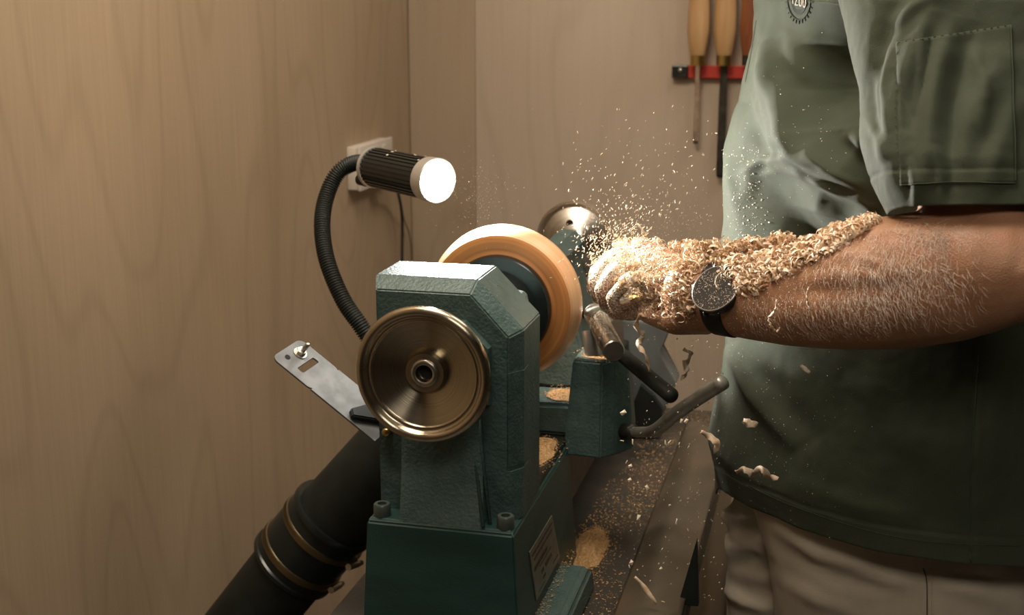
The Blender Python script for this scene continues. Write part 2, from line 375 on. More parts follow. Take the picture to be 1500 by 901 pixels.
# nameplate on the side
XS = -.3275
def side(x, y): p = A(x, y, X=XS); return p
n_tl, n_tr, n_bl, n_br = side(765, 808), side(798, 754), side(769, 878), side(804, 814)
def npt(u, v, dx=0):
    p = (n_tl * (1 - u) + n_tr * u) * (1 - v) + (n_bl * (1 - u) + n_br * u) * v
    return Vector((br + .006 + dx, p.y, p.z))
br_face = max(br, xr)
bm = bmesh.new()
def npl(u, v, d):
    p = npt(u, v); xf = br + .004 + (xr - br - .004) * (p.z - BZ) / (zt - .004 - BZ); return (xf + .0004 + d, p.y, p.z)
loft(bm, [[npl(0, 0, 0), npl(1, 0, 0), npl(1, 1, 0), npl(0, 1, 0)], [npl(0, 0, .0012), npl(1, 0, .0012), npl(1, 1, .0012), npl(0, 1, .0012)]])
plate = build('nameplate', bm, M['paper'], L, label='small worn maker plate with dark print on the right side')
bm = bmesh.new()
rows = [(.10, .05, .95, .045), (.22, .10, .9, .045), (.37, .05, .62, .09), (.50, .25, .75, .03), (.62, .45, .72, .085), (.62, .28, .38, .085), (.78, .30, .42, .06), (.86, .72, .95, .035), (.90, .1, .35, .03)]
for v0, u0, u1, h in rows:
    u = u0
    while u < u1 - .01:
        wd = rnd.choice((.022, .03, .038)); a = npl(u, v0, .0013); b_ = npl(min(u + wd, u1), v0, .0013); c = npl(min(u + wd, u1), v0 + h, .0013); d = npl(u, v0 + h, .0013)
        bm.faces.new([bm.verts.new(q) for q in (a, b_, c, d)]); u += wd + .012
build('print', bm, M['ink'], plate)
# foot on the right of the base
bm = bmesh.new()
f0 = A(822, 822, Z=BZ + .035); f1 = A(856, 846, Z=BZ + .033); 
loft(bm, [rect(BZ, XS - .02, f1.x + .006, 1.30, f0.y + .01), rect(BZ + .028, XS - .02, f1.x + .002, 1.30, f0.y + .004), rect(BZ + .034, XS - .02, f1.x - .006, 1.30, f0.y - .004)])
bmesh.ops.bevel(bm, geom=bm.edges[:], offset=.004, segments=3, affect='EDGES')
build('foot', bm, M['green'], L)
# bed
ZB = .937
bm = bmesh.new()
for x0, x1 in ((-.497, -.445), (-.379, -.3275)):
    box(bm, x0, x1, 1.42, 2.32, ZB - .014, ZB, .0015)
    box(bm, x0 + .004, x1 - .0005, 1.42, 2.32, .83, ZB - .014, .001)
for y in (1.75, 2.0, 2.28): box(bm, -.46, -.37, y, y + .03, .84, ZB - .02, .002)
build('bed', bm, M['dark_metal'], L)
bm = bmesh.new(); loft(bm, [rect(BZ, -.50, -.325, 2.16, 2.36), rect(.83, -.495, -.33, 2.18, 2.34)]); build('rear_foot', bm, M['green_smooth'], L)
# handwheel : dished steel, axis along Y
def hw(y, rr): return (y, rr)
bm = bmesh.new(); Y0 = 1.250
prof = [(.028, .012), (.026, .052), (.020, .062), (.010, .0675), (.004, .069), (.0, .0672), (-.0015, .064), (-.001, .0615), (.001, .0595), (0.0045, .0585),
        (.006, .0565), (.0055, .0545), (.0075, .0535), (.0079, .0528), (.0170, .0220), (.0175, .0208), (.0155, .0205), (.0105, .0195), (.0105, .014), (.0085, .013), (.0075, .0115), (.0085, .0098), (.02, .0095), (.02, .0)]
prof = [(a, r_ * 1.085) for a, r_ in prof]
lathe(bm, (AX, Y0, AZ), (0, 1, 0), prof, 96, True, True)
hwheel = build('handwheel', bm, M['steel'], L, True, loc=(AX, Y0, AZ), auto=50)
bm = bmesh.new(); lathe(bm, (AX, Y0 + .0195, AZ), (0, -1, 0), [(0, .0092), (.001, .0092), (.001, .0)], 6); build('bore', bm, M['black_hole'], hwheel)
bm = bmesh.new(); lathe(bm, (AX, Y0 + .0115, AZ), (0, -1, 0), [(0, .0155), (.0035, .0150), (.0042, .0118), (.003, .0095)], 40, False, False); build('hub_collar', bm, M['metal'], hwheel, True)
bm = bmesh.new(); lathe(bm, (AX, Y0 + .025, AZ), (0, 1, 0), [(0, .030), (.05, .030)], 32); build('spindle_boss', bm, M['dark_metal'], L, True, auto=40)
# little set screw under wheel
c = A(567, 632, Y=1.325); bm = bmesh.new(); lathe(bm, c, (0, -1, 0), [(-.008, .005), (.004, .005), (.006, .0035), (.006, 0)], 16); build('set_screw', bm, M['brass'], L, True)
# spindle nose, chuck and faceplate
bm = bmesh.new(); lathe(bm, (AX, 1.47, AZ), (0, 1, 0), [(0, .026), (.03, .026), (.03, .036), (.042, .038), (.042, .050), (.082, .052), (.088, .049), (.088, .03)], 48)
build('chuck', bm, M['black_gloss'], L, True, auto=35)
# ------------------------------------------------------------------ bowl
YB = 1.572
b = root('bowl_blank', (AX, YB, AZ), 'round maple bowl blank turning on the lathe behind headstock', 'bowl')
bm = bmesh.new()
lathe(bm, (AX, YB, AZ), (0, 1, 0), [(-.004, .064), (.002, .069), (.002, .075), (.0, .088), (.003, .0935)], 128, False, False)
build('underside', bm, M['bowl'], b, True)
bm = bmesh.new()
lathe(bm, (AX, YB, AZ), (0, 1, 0), [(.003, .0935), (.006, .0955), (.014, .0990), (.025, .1020), (.036, .1028), (.041, .1010), (.043, .096), (.04, .088), (.018, .07), (.012, .03), (.012, 0)], 128, False, True)
build('rim', bm, M['bowl_rim'], b, True)
bm = bmesh.new()
lathe(bm, (AX, YB, AZ), (0, 1, 0), [(-.022, 0), (-.022, .048), (-.018, .050), (-.014, .0505), (-.013, .060), (-.012, .0675), (-.008, .0695), (.001, .0695), (.001, 0)], 96, False, False)
build('faceplate', bm, M['black_gloss'], b, True, auto=40)

# ------------------------------------------------------------------ tailstock
T = root('tailstock', (AX, 1.95, ZB), 'green lathe tailstock with a chromed handwheel at the far end', 'tailstock')
bm = bmesh.new(); lathe(bm, (AX, 1.80, AZ), (0, 1, 0), [(0, .022), (.003, .028), (.19, .030), (.21, .030), (.215, .02)], 8, ph=math.pi / 8)
build('barrel', bm, M['green'], T)
bm = bmesh.new()
loft(bm, [rect(ZB, -.485, -.335, 1.82, 2.0), rect(ZB + .03, -.475, -.345, 1.83, 1.99), rect(AZ - .02, -.442, -.382, 1.85, 1.98), rect(AZ, -.438, -.386, 1.85, 1.98)])
bmesh.ops.bevel(bm, geom=bm.edges[:], offset=.004, segments=2, affect='EDGES'); build('casting', bm, M['green'], T, True, auto=40)
bm = bmesh.new(); lathe(bm, (AX, 1.72, AZ), (0, 1, 0), [(0, .001), (.03, .010), (.032, .014), (.09, .014)], 24); build('quill', bm, M['metal'], T, True, auto=30)
bm = bmesh.new(); YT = 2.065
lathe(bm, (AX, YT, AZ), (0, 1, 0), [(-.03, .016), (-.008, .022), (.003, .054), (.006, .0575), (.003, .0595), (-.001, .0615), (-.001, .064), (.004, .0655), (.010, .0645), (.014, .058), (.012, .03), (.012, 0)], 80)
tw = build('handwheel', bm, M['chrome'], T, True, loc=(AX, YT, AZ), auto=60)
hc = A(835, 327, Y=YT - .003); hc.y = YT - .0015
bm = bmesh.new(); lathe(bm, (hc.x, hc.y + .006, hc.z), (0, -1, 0), [(0, .0062), (.0105, .0062), (.0105, .0)], 20); build('finger_hole', bm, M['dark_metal'], tw)
bm = bmesh.new(); tube(bm, [(AX + .045, 1.9, 1.03), (AX + .10, 1.86, 1.06)], .006, 10); build('lock_lever', bm, M['black'], T, True)

# grey metal block behind the tool rest
r = root('grinding_guard', (-.24, 2.14, BZ), 'blurry grey-blue metal guard on black foot behind the tool rest', 'guard')
g = [A(x, y, Y=2.12) for x, y in ((912, 470), (985, 476), (964, 517), (990, 562), (972, 606), (918, 606))]
bm = bmesh.new(); loft(bm, [g, [p + Vector((0, .06, 0)) for p in g]]); bmesh.ops.bevel(bm, geom=bm.edges[:], offset=.002, segments=2, affect='EDGES')
build('shield', bm, M['greybox'], r)
g = [A(x, y, Y=2.10) for x, y in ((938, 565), (956, 580), (970, 600), (968, 622), (926, 622), (924, 600))]
bm = bmesh.new(); loft(bm, [g, [p + Vector((0, .015, 0)) for p in g]]); build('black_face', bm, M['black'], r)
zb_ = A(940, 622, Y=2.12).z
gx0, gx1 = A(930, 622, Y=2.12).x, A(966, 622, Y=2.12).x
bm = bmesh.new(); box(bm, gx0, gx1, 2.115, 2.17, BZ, zb_ + .03, .003); build('foot', bm, M['greybox'], r)

# ------------------------------------------------------------------ tool rest and banjo
YR = 1.63
R_ = root('tool_rest', (-.28, YR, ZB), 'green tool-rest post carrying a dusty steel bar, right of the bowl', 'tool rest')
def loopP(pts): return [A(x, y, Y=Yv) for x, y, Yv in pts]
zt_ = A(870, 528, Y=1.60).z; zb_ = A(880, 668, Y=1.60).z
def post_loop(z, s, grow):
    cx, cy = -.287, 1.632
    pts = [(-.036, -.033), (.006, -.036), (.021, -.021), (.036, .006), (.036, .034), (-.036, .036)]
    return [(cx + x * (1 + grow), cy + y * (1 + grow), z) for x, y in pts]
# scale the post so that it reads right: width measured on the photograph
bm = bmesh.new(); loft(bm, [post_loop(zb_, 1, .18), post_loop(zb_ + .03, 1, .14), post_loop(zt_ - .003, 1, -.08), post_loop(zt_, 1, -.13)])
bmesh.ops.bevel(bm, geom=bm.edges[:], offset=.002, segments=2, affect='EDGES'); build('post_casting', bm, M['green'], R_)
bm = bmesh.new()
za = ZB + .001
loft(bm, [[(-.50, 1.60, za), (-.30, 1.60, za), (-.30, 1.68, za), (-.50, 1.68, za)], [(-.50, 1.60, za + .04), (-.30, 1.60, za + .045), (-.30, 1.68, za + .045), (-.50, 1.68, za + .04)]])
bmesh.ops.bevel(bm, geom=bm.edges[:], offset=.006, segments=3, affect='EDGES'); build('banjo_arm', bm, M['green'], R_)
p0_, p1_ = A(876, 470, Y=1.60), A(899, 514, Y=1.50)
bm = bmesh.new(); d = (p1_ - p0_).normalized(); ln = (p1_ - p0_).length
lathe(bm, p0_ - d * .03, d, [(0, .0135), (ln + .024, .0138), (ln + .0255, .0132), (ln + .027, .0134), (ln + .0295, .0134), (ln + .031, .0122), (ln + .031, 0)], 36)
bar = build('rest_bar', bm, M['metal'], R_, True, auto=30)
bm = bmesh.new(); q0, q1 = A(866, 484, Y=1.632), A(872, 524, Y=1.622); tube(bm, [q0, q0 * .5 + q1 * .5, q1 - Vector((0, 0, .008))], [.0125, .0125, .0125], 20)
build('rest_stem', bm, M['metal'], R_, True, auto=40)
bm = bmesh.new(); q0, q1 = A(905, 515, Y=1.62), A(986, 582, Y=1.47)
tube(bm, [q0, q0 * .9 + q1 * .1, q1 * .97 + q0 * .03, q1], [.008, .0095, .0095, .006], 16); build('lock_handle', bm, M['black'], R_, True, label='black clamping handle')
pts = spline([A(918, 632, Y=1.62), A(940, 633, Y=1.60), A(962, 629, Y=1.58), A(990, 606, Y=1.555), A(1025, 582, Y=1.53), A(1060, 560, Y=1.51)], 6)
bm = bmesh.new(); tube(bm, pts, [.0068 + .0022 * min(1, max(0, (i - 8) / 5)) for i in range(len(pts))], 18)
lv = build('cam_lever', bm, M['lever'], R_, True, label='bent polished steel lever')
bm = bmesh.new(); tube(bm, [A(914, 632, Y=1.622), A(925, 632, Y=1.615), A(930, 633, Y=1.61)], [.011, .011, .009], 18); build('collar', bm, M['dark_metal'], lv, True)

# ------------------------------------------------------------------ gouge held in the hands
g0, g1 = A(858, 458, Y=1.585), A(1010, 425, Y=1.80)
dg = (g1 - g0).normalized()
G = root('turning_gouge', g0, 'steel turning gouge resting on the bar under the gripping hand', 'gouge')
bm = bmesh.new(); tube(bm, [g0, g0 + dg * .012, g0 + dg * .1], [.0035, .0075, .0075], 14); build('blade', bm, M['chrome'], G, True)
bm = bmesh.new(); tube(bm, [g0 + dg * .1, g0 + dg * .12], [.0105, .0115], 16); build('ferrule', bm, M['brass'], G, True)
bm = bmesh.new(); tube(bm, [g0 + dg * s for s in (.12, .15, .2, .28, .33)], [.012, .016, .017, .015, .010], 16); build('handle', bm, M['handle'], G, True)

# ------------------------------------------------------------------ lamp
lens_c = A(641, 265, Y=1.66); rear_c = A(549, 245, Y=1.752)
ad = (lens_c - rear_c).normalized(); ll = (lens_c - rear_c).length
Lm = root('gooseneck_lamp', A(572, 600, Y=1.65), 'black finned work lamp on a ribbed gooseneck, lit, above the headstock', 'lamp')
RL = .0290
bm = bmesh.new()
d, u, v = frame(ad)
nf = 30; loops = []
def gear(c, r0, r1):
    out = []
    for i in range(nf):
        for k, rr in ((0, r0), (.5, r0), (.5, r1), (1.0, r1)):
            a = 2 * math.pi * (i + k * .98) / nf
            out.append(c + u * rr * math.cos(a) + v * rr * math.sin(a))
    return out
loft(bm, [gear(rear_c + d * .004, RL * .93, RL * .985), gear(rear_c + d * (ll - .018), RL * .93, RL * .985)])
build('finned_housing', bm, M['black_gloss'], Lm)
bm = bmesh.new(); lathe(bm, rear_c - d * .004, d, [(0, .015), (0, RL * .97), (.002, RL * 1.03), (.0085, RL * 1.03), (.009, RL * .9)], 48); build('rear_ring', bm, M['silver'], Lm, True, auto=35)
bm = bmesh.new(); lathe(bm, rear_c + d * (ll - .022), d, [(0, RL * .9), (.001, RL * 1.04), (.0215, RL * 1.06), (.023, RL * 1.02), (.022, RL * .94), (.018, RL * .93)], 64, True, False); build('bezel', bm, M['silver'], Lm, True, auto=35)
bm = bmesh.new(); lathe(bm, rear_c + d * (ll - .004), d, [(0, RL * .95), (.002, RL * .93), (.004, RL * .7), (.005, RL * .3), (.0052, 0)], 48, True, True); build('lens', bm, emit('lamp_lens', (1, .97, .95), LAMP_STRENGTH), Lm, True)
sl = bpy.data.lights.new('lamp_reflector_beam', 'SPOT'); sl.energy = LAMP_BEAM; sl.spot_size = math.radians(128); sl.spot_blend = 1; sl.shadow_soft_size = .02; sl.color = (1, .95, .88)
so_ = bpy.data.objects.new('lamp_reflector_beam', sl); C.objects.link(so_); so_.location = rear_c + d * (ll + .03); so_.rotation_euler = d.to_track_quat('-Z', 'Y').to_euler()
bm = bmesh.new(); kc = rear_c - d * .004 - v * .006
lathe(bm, kc, -d, [(0, .010), (.012, .010), (.014, .007)], 20)
kc2 = A(533, 264, Y=1.757); lathe(bm, kc2 + d * .006, -d, [(0, .0085), (.016, .0085), (.018, .006)], 20); build('swivel', bm, M['black'], Lm, True, auto=40)
path = spline([rear_c - d * .004 + v * .004, A(519, 239, Y=1.765), A(494, 255, Y=1.76), A(477, 292, Y=1.74), A(472, 335, Y=1.71), A(480, 385, Y=1.68), A(503, 440, Y=1.66), A(530, 480, Y=1.65), A(556, 525, Y=1.65), A(572, 600, Y=1.65)], 60)
acc = [0]
for a, b_ in zip(path, path[1:]): acc.append(acc[-1] + (b_ - a).length)
n_r = int(acc[-1] / .00095); pp = []
j = 0
for i in range(n_r):
    s = acc[-1] * i / n_r
    while acc[j + 1] < s: j += 1
    pp.append(path[j].lerp(path[j + 1], (s - acc[j]) / (acc[j + 1] - acc[j])))
bm = bmesh.new(); tube(bm, pp, [.0120 if i % 4 in (0, 1) else .0098 for i in range(len(pp))], 16); build('gooseneck', bm, M['black'], Lm, True)
bm = bmesh.new(); e = path[-1]; box(bm, e.x - .016, -.498, e.y - .016, e.y + .016, .90, e.z + .004, .003); build('mount', bm, M['black'], Lm)
for i in range(9):   # chips lying on the housing
    s = rnd.uniform(.3, .95) * ll; a = math.radians(rnd.uniform(40, 110)); c = rear_c + d * s + (u * math.cos(a) * -1 + v * math.sin(a)) * RL
    bm = bmesh.new(); sz = rnd.uniform(.0012, .0028); n_ = (u * -math.cos(a) + v * math.sin(a)); t_ = n_.cross(d)
    loft(bm, [[c - d * sz - t_ * sz * .5, c + d * sz * .6 - t_ * sz * .6, c + d * sz + t_ * sz * .3, c - d * sz * .3 + t_ * sz * .6], [q + n_ * .0007 for q in (c - d * sz - t_ * sz * .5, c + d * sz * .6 - t_ * sz * .6, c + d * sz + t_ * sz * .3, c - d * sz * .3 + t_ * sz * .6)]])
    build('lamp_chip', bm, M['chip'], None, loc=c, label='pale wood chip lying on the black lamp housing', cat='wood chip', group='chips on the lamp')

# ------------------------------------------------------------------ bracket plate
P1, P2, P4 = A(398, 523, Y=1.385), A(440, 496, Y=1.44), A(549, 646, Y=1.385)
ex = (P4 - P1); ey = (P2 - P1); nn = ex.cross(ey).normalized()
if nn.z < 0: nn = -nn
def bp(u_, v_, h=0): return P1 + ex * u_ + ey * v_ + nn * h
Bk = root('guard_bracket', P4, 'grey galvanised slotted plate jutting out left of the headstock', 'bracket')
lx = ex.length
def rrect(u0, v0, u1, v1, r_, k=5):
    ru, rv = r_ / lx, r_ / ey.length; out = []
    for cu, cv, a0 in ((u1 - ru, v1 - rv, 0), (u0 + ru, v1 - rv, 90), (u0 + ru, v0 + rv, 180), (u1 - ru, v0 + rv, 270)):
        for i in range(k):
            a = math.radians(a0 + 90 * i / (k - 1)); out.append((cu + ru * math.cos(a), cv + rv * math.sin(a)))
    return out
outer = rrect(0, 0, 1.0, 1, .009); slot = rrect(.185, .22, .245, .80, .0025)
# plate face with a real slot: bridge outer and slot loops
bm = bmesh.new()
def ringverts(lst, h): return [bm.verts.new(bp(a, b_, h)) for a, b_ in lst]
# split plate: head area around slot is a frame of matching loops, body is the rest
head = rrect(0, 0, .40, 1, .009)
for h in (0, -.0025):
    o_ = ringverts(head, h); s_ = ringverts(slot, h); n = len(head)
    for i in range(n): bm.faces.new((o_[i], o_[(i + 1) % n], s_[(i + 1) % n], s_[i]))
bm2pts = [(.385, 0), (1.0, 0), (1.0, 1), (.385, 1)]
loft(bm, [[bp(a, b_, .00002) for a, b_ in bm2pts], [bp(a, b_, -.00252) for a, b_ in bm2pts]])
loft(bm, [[bp(a, b_, 0) for a, b_ in head], [bp(a, b_, -.0025) for a, b_ in head]], False, False)
loft(bm, [[bp(a, b_, 0) for a, b_ in slot], [bp(a, b_, -.0025) for a, b_ in slot]], False, False)
build('plate', bm, M['plate'], Bk)
bm = bmesh.new(); c = bp(.10, .63); t2 = (nn * .8 + Vector((.35, 0, .3))).normalized(); lathe(bm, c - nn * .006, t2, [(0, .003), (.024, .003), (.025, .002)], 12); build('bolt', bm, M['metal'], Bk, True)
bm = bmesh.new(); lathe(bm, c + nn * .0005, nn, [(0, .0085), (.001, .0085)], 24); lathe(bm, c + nn * .0015, nn, [(0, .0062), (.005, .0062)], 6); build('nut', bm, M['metal'], Bk)
bm = bmesh.new(); lathe(bm, bp(.07, .30, .0002), nn, [(0, .0035), (.0004, .0035)], 20); build('hole', bm, M['black_hole'], Bk)
bm = bmesh.new(); cl = [(.60, .28), (.70, .06), (.95, .06), (.95, .95), (.66, .95)]
cl = [(.70, .16), (.755, .02), (.98, .62), (.98, 1.1), (.80, 1.0)]
loft(bm, [[bp(a, b_, .0005) for a, b_ in cl], [bp(a, b_, .009) for a, b_ in cl]]); bmesh.ops.bevel(bm, geom=bm.edges[:], offset=.0015, segments=2, affect='EDGES')
build('clip', bm, M['black'], Bk, label='dark green-black clip block')

# ------------------------------------------------------------------ dust extraction pipe
U0 = A(600, 640, Y=1.655); Uc = A(462, 788, Y=1.665); U1 = A(330, 952, Y=1.655)
dp = (U1 - U0).normalized()
D = root('dust_pipe', U1 + Vector((.03, 0, -.3)), 'wide black dust extraction pipe slanting down behind the headstock', 'pipe')
bm = bmesh.new(); tube(bm, [U0, U0.lerp(Uc, .5), Uc], .0597, 64); build('upper_pipe', bm, M['black'], D, True, auto=40)
bm = bmesh.new(); tube(bm, [Uc, U1, U1 + Vector((.0, 0, -.1)), U1 + Vector((.03, 0, -.3))], .0592, 64); build('lower_hose', bm, M['black'], D, True, auto=40)
sc_ = Uc - dp * .055
bm = bmesh.new(); lathe(bm, sc_, dp, [(0, .060), (0, .066), (.004, .068), (.010, .068), (.012, .0655), (.024, .0655), (.026, .066), (.105, .066), (.107, .069), (.113, .069), (.115, .06)], 64, True, True); build('rubber_coupling', bm, M['black_gloss'], D, True, auto=35)
M['band'] = mat('hose_clamp_steel', (.30, .25, .15), .35, 1)
for s in (.028, .082):
    bm = bmesh.new(); lathe(bm, sc_ + dp * s, dp, [(0, .0662), (.0005, .0678), (.011, .0678), (.0115, .0662)], 96, False, False)
    d_, u_, v_ = frame(dp)
    for i in range(150):
        a = 2 * math.pi * i / 150; c = sc_ + dp * (s + .0057) + (u_ * math.cos(a) + v_ * math.sin(a)) * .0679; t_ = (-u_ * math.sin(a) + v_ * math.cos(a)); n_ = (u_ * math.cos(a) + v_ * math.sin(a))
        q = [c - dp * .0035 - t_ * .0006, c + dp * .0035 - t_ * .0006, c + dp * .0035 + t_ * .0006, c - dp * .0035 + t_ * .0006]
        loft(bm, [q, [k + n_ * .0006 for k in q]])
    cl = build('hose_clamp', bm, M['band'], D)
    a = -1.0; sd = A(520, 845, Y=1.64) if s < .05 else A(486, 888, Y=1.65)
    n_ = (sd - (sc_ + dp * s)); n_ -= dp * n_.dot(dp); n_.normalize(); c = sc_ + dp * (s + .0055) + n_ * .072
    d3 = n_.cross(dp); bm = bmesh.new(); tube(bm, [c - d3 * .013, c + d3 * .013], .0052, 10); tube(bm, [c + d3 * .013, c + d3 * .022], .004, 6); build('clamp_screw', bm, M['metal'], cl)
# pale hose at the lower left, pale bar by the base
ph_ = spline([A(330, 868, Y=1.86), A(307, 876, Y=1.80), A(292, 896, Y=1.76), A(290, 930, Y=1.74), A(300, 980, Y=1.72)], 8)
bm = bmesh.new(); tube(bm, ph_, .005, 12); build('air_hose', bm, M['pale'], None, True, loc=ph_[-1], label='pale beige hose looped beside the black pipe, bottom left', cat='hose')
q0, q1 = A(556, 845, Y=1.58), A(488, 925, Y=1.50)
rt_ = root('waste_pipe', q1, 'pale slanting plastic pipe between lathe base and black pipe', 'pipe')
bm = bmesh.new(); tube(bm, [q0, q1], .012, 24); build('pipe', bm, M['pale'], rt_, True, auto=40)
bm = bmesh.new(); dd = (q1 - q0).normalized(); q2 = q0.lerp(q1, .62); lathe(bm, q2, dd, [(0, .012), (0, .0145), (.018, .0145), (.018, .012)], 24); build('coupling', bm, M['greybox'], rt_, True, auto=40)

# ------------------------------------------------------------------ wall socket, plug, cables
s_c = A(531, 244, X=WL)
S = root('wall_socket', (WL, s_c.y, s_c.z), 'off-white double power socket on left plywood wall behind the lamp', 'socket')
y0, y1 = A(508, 245, X=WL).y, A(556, 245, X=WL).y; z1, z0 = A(508, 215, X=WL).z, A(508, 279, X=WL).z
bm = bmesh.new(); box(bm, WL, WL + .022, y0, y1, z0, z1, .003, 2); build('back_box', bm, M['socket'], S, True, auto=35)
bm = bmesh.new(); box(bm, WL + .022, WL + .030, y0 - .002, y1 + .002, z0 - .002, z1 + .002, .003, 2); build('faceplate', bm, M['socket'], S, True, auto=35)
for k in (.3, .7):
    yy = y0 + (y1 - y0) * k; bm = bmesh.new(); box(bm, WL + .030, WL + .033, yy - .008, yy + .008, z1 - .025, z1 - .008, .001); build('rocker_switch', bm, M['socket'], S)
def cord(name, pts, r_, m, lab):
    p = spline(pts, 8); bm = bmesh.new(); tube(bm, p, r_, 10); return build(name, bm, m, None, True, loc=p[-1], label=lab, cat='cable')
r = root('power_plug', (WL + .034, y1 - .035, z0 + .02), 'black plug in the wall socket partly behind the lamp', 'plug')
bm = bmesh.new(); yy = y0 + (y1 - y0) * .72; box(bm, WL + .034, WL + .065, yy - .02, yy + .02, z0 + .004, z0 + .035, .005, 2); build('body', bm, M['black'], r)
cord('power_cable', [(WL + .05, yy, z0 + .004), A(584, 286, X=WL + .03), A(589, 320, X=WL + .02), A(589, 385, X=WL + .02), A(589, 470, X=WL + .02), A(600, 560, X=WL + .02)], .0032, M['black'], 'thick black cable hanging down the wall under the lamp')
cord('thin_cable', [A(588, 300, X=WL + .025), A(592, 322, X=WL + .012), A(600, 345, X=WL + .01), A(603, 385, X=WL + .01), A(604, 480, X=WL + .01)], .0014, mat('brown_cable', (.12, .07, .035), .5), 'thin brown cable curving beside the thick black cable')

# ------------------------------------------------------------------ chisel rack
YW = WB - .009
def wp(x, y, off=0): return A(x, y, Y=YW - off)
Rk = root('magnetic_tool_rack', wp(1080, 116), 'red magnetic tool bar with black end cap on the back wall', 'tool rack')
a_, b_ = wp(986, 95), wp(1009, 114); c_ = wp(1300, 114)
bm = bmesh.new(); box(bm, a_.x, b_.x, YW - .020, YW, b_.z, a_.z, .002, 2); build('end_cap', bm, M['black_gloss'], Rk)
bm = bmesh.new(); box(bm, b_.x, c_.x, YW - .017, YW, b_.z + .0005, a_.z - .0005, .0015); build('bar', bm, M['red'], Rk)
bm = bmesh.new(); sc3 = wp(996.5, 103, .02); lathe(bm, sc3, (0, -1, 0), [(0, .0048), (.0012, .004), (.0012, 0)], 20); build('screw', bm, M['metal'], Rk, True)
def chisel(name, xc, hw_, yb, wb_, hm, fm, lab, blade='metal', top=-60):
    """handle above, blade hanging below the bar"""
    off = .036
    def P(x, y): return A(x, y, Y=YW - off)
    sc4 = A(1000, 50, Y=YW - off); k = (P(1010, 90) - P(1000, 90)).length / 10
    zc0 = P(xc, 80); rr = root(name, P(xc, yb), lab, 'chisel')
    prof = [(95, .62), (82, .64), (80, .68), (70, .78), (45, 1.0), (20, .97), (0, .90), (-25, .86), (-60, 1.02), (-95, 1.0), (-102, .8), (-105, .4)]
    x0_ = P(xc, 96).x
    bm = bmesh.new(); lp = []
    for yy, f in prof:
        p = P(xc, yy); lp.append(ring((x0_, YW - off, p.z), Vector((1, 0, 0)), Vector((0, 1, 0)), f * hw_ * k, f * hw_ * k, 24))
    loft(bm, lp[1:], True, True); build('handle', bm, hm, rr, True, auto=50)
    bm = bmesh.new(); loft(bm, [ring((x0_, YW - off, P(xc, yy).z), Vector((1, 0, 0)), Vector((0, 1, 0)), hw_ * k * .66, hw_ * k * .66, 24) for yy in (96, 95, 81, 80)]); build('ferrule', bm, fm, rr, True, auto=40)
    bm = bmesh.new(); zt2 = P(xc, 97).z; zb2 = P(xc, yb).z; w_ = wb_ * k / 2
    yb0 = YW - .0175
    lpz = [(zt2 + .01, w_ * .75, .006), (zt2 - (zt2 - zb2) * .35, w_ * 1.0 if blade != 'metal' else w_ * .85, .004), (zb2 + .006, w_, .003), (zb2, w_ * .7, .0012)]
    loft(bm, [[(x0_ - wv, yb0 - 2 * th, z), (x0_ + wv, yb0 - 2 * th, z), (x0_ + wv, yb0 - .0005, z), (x0_ - wv, yb0 - .0005, z)] for z, wv, th in lpz])
    build('blade', bm, M[blade], rr)
chisel('turning_chisel', 1021.5, 16.5, 212, 8, M['handle'], M['brass'], 'pale ash-handled chisel with the thin short blade, leftmost on the bar')
chisel('turning_chisel', 1060, 16.5, 262, 12, M['handle'], M['brass'], 'pale ash-handled chisel with the longer dark blade, middle of the rack', 'dark_metal')
chisel('turning_chisel', 1096, 14, 235, 10, M['handle_red'], M['dark_metal'], 'reddish brown handled chisel half hidden behind the green shirt', 'dark_metal')

# ==================================================================== PERSON
PR = root('person', (.1, 1.6, 0), 'person in green work shirt and khaki trousers leaning an arm to the lathe', 'person')
def blob(bm, stations, n=20, hint=(0, 0, 1)):
    """stations: (point, r_up, r_side); rounded ends"""
    pts = [Vector(s[0]) for s in stations]; ra = [s[1] for s in stations]; rb = [s[2] if len(s) > 2 else s[1] for s in stations]
    d0 = (pts[0] - pts[1]).normalized(); d1 = (pts[-1] - pts[-2]).normalized()
    P_, A_, B_ = [], [], []
    for k in (.98, .8, .5): P_.append(pts[0] + d0 * min(ra[0], rb[0]) * k); f = math.sqrt(1 - k * k); A_.append(ra[0] * f); B_.append(rb[0] * f)
    P_ += pts; A_ += ra; B_ += rb
    for k in (.5, .8, .98): P_.append(pts[-1] + d1 * min(ra[-1], rb[-1]) * k); f = math.sqrt(1 - k * k); A_.append(ra[-1] * f); B_.append(rb[-1] * f)
    T_ = [(P_[min(i + 1, len(P_) - 1)] - P_[max(i - 1, 0)]).normalized() for i in range(len(P_))]
    loops = []
    for p, t, a, b2 in zip(P_, T_, A_, B_):
        h = Vector(hint); h = (h - t * h.dot(t)).normalized(); s = t.cross(h)
        loops.append([p + h * a * math.sin(2 * math.pi * i / n) + s * b2 * math.cos(2 * math.pi * i / n) for i in range(n)])
    loft(bm, loops)
face = Vector((-math.cos(math.radians(35)), -math.sin(math.radians(35)), 0)); left = Vector((-face.y, face.x, 0))
TC = Vector((.075, 1.625, 0))
bm = bmesh.new()
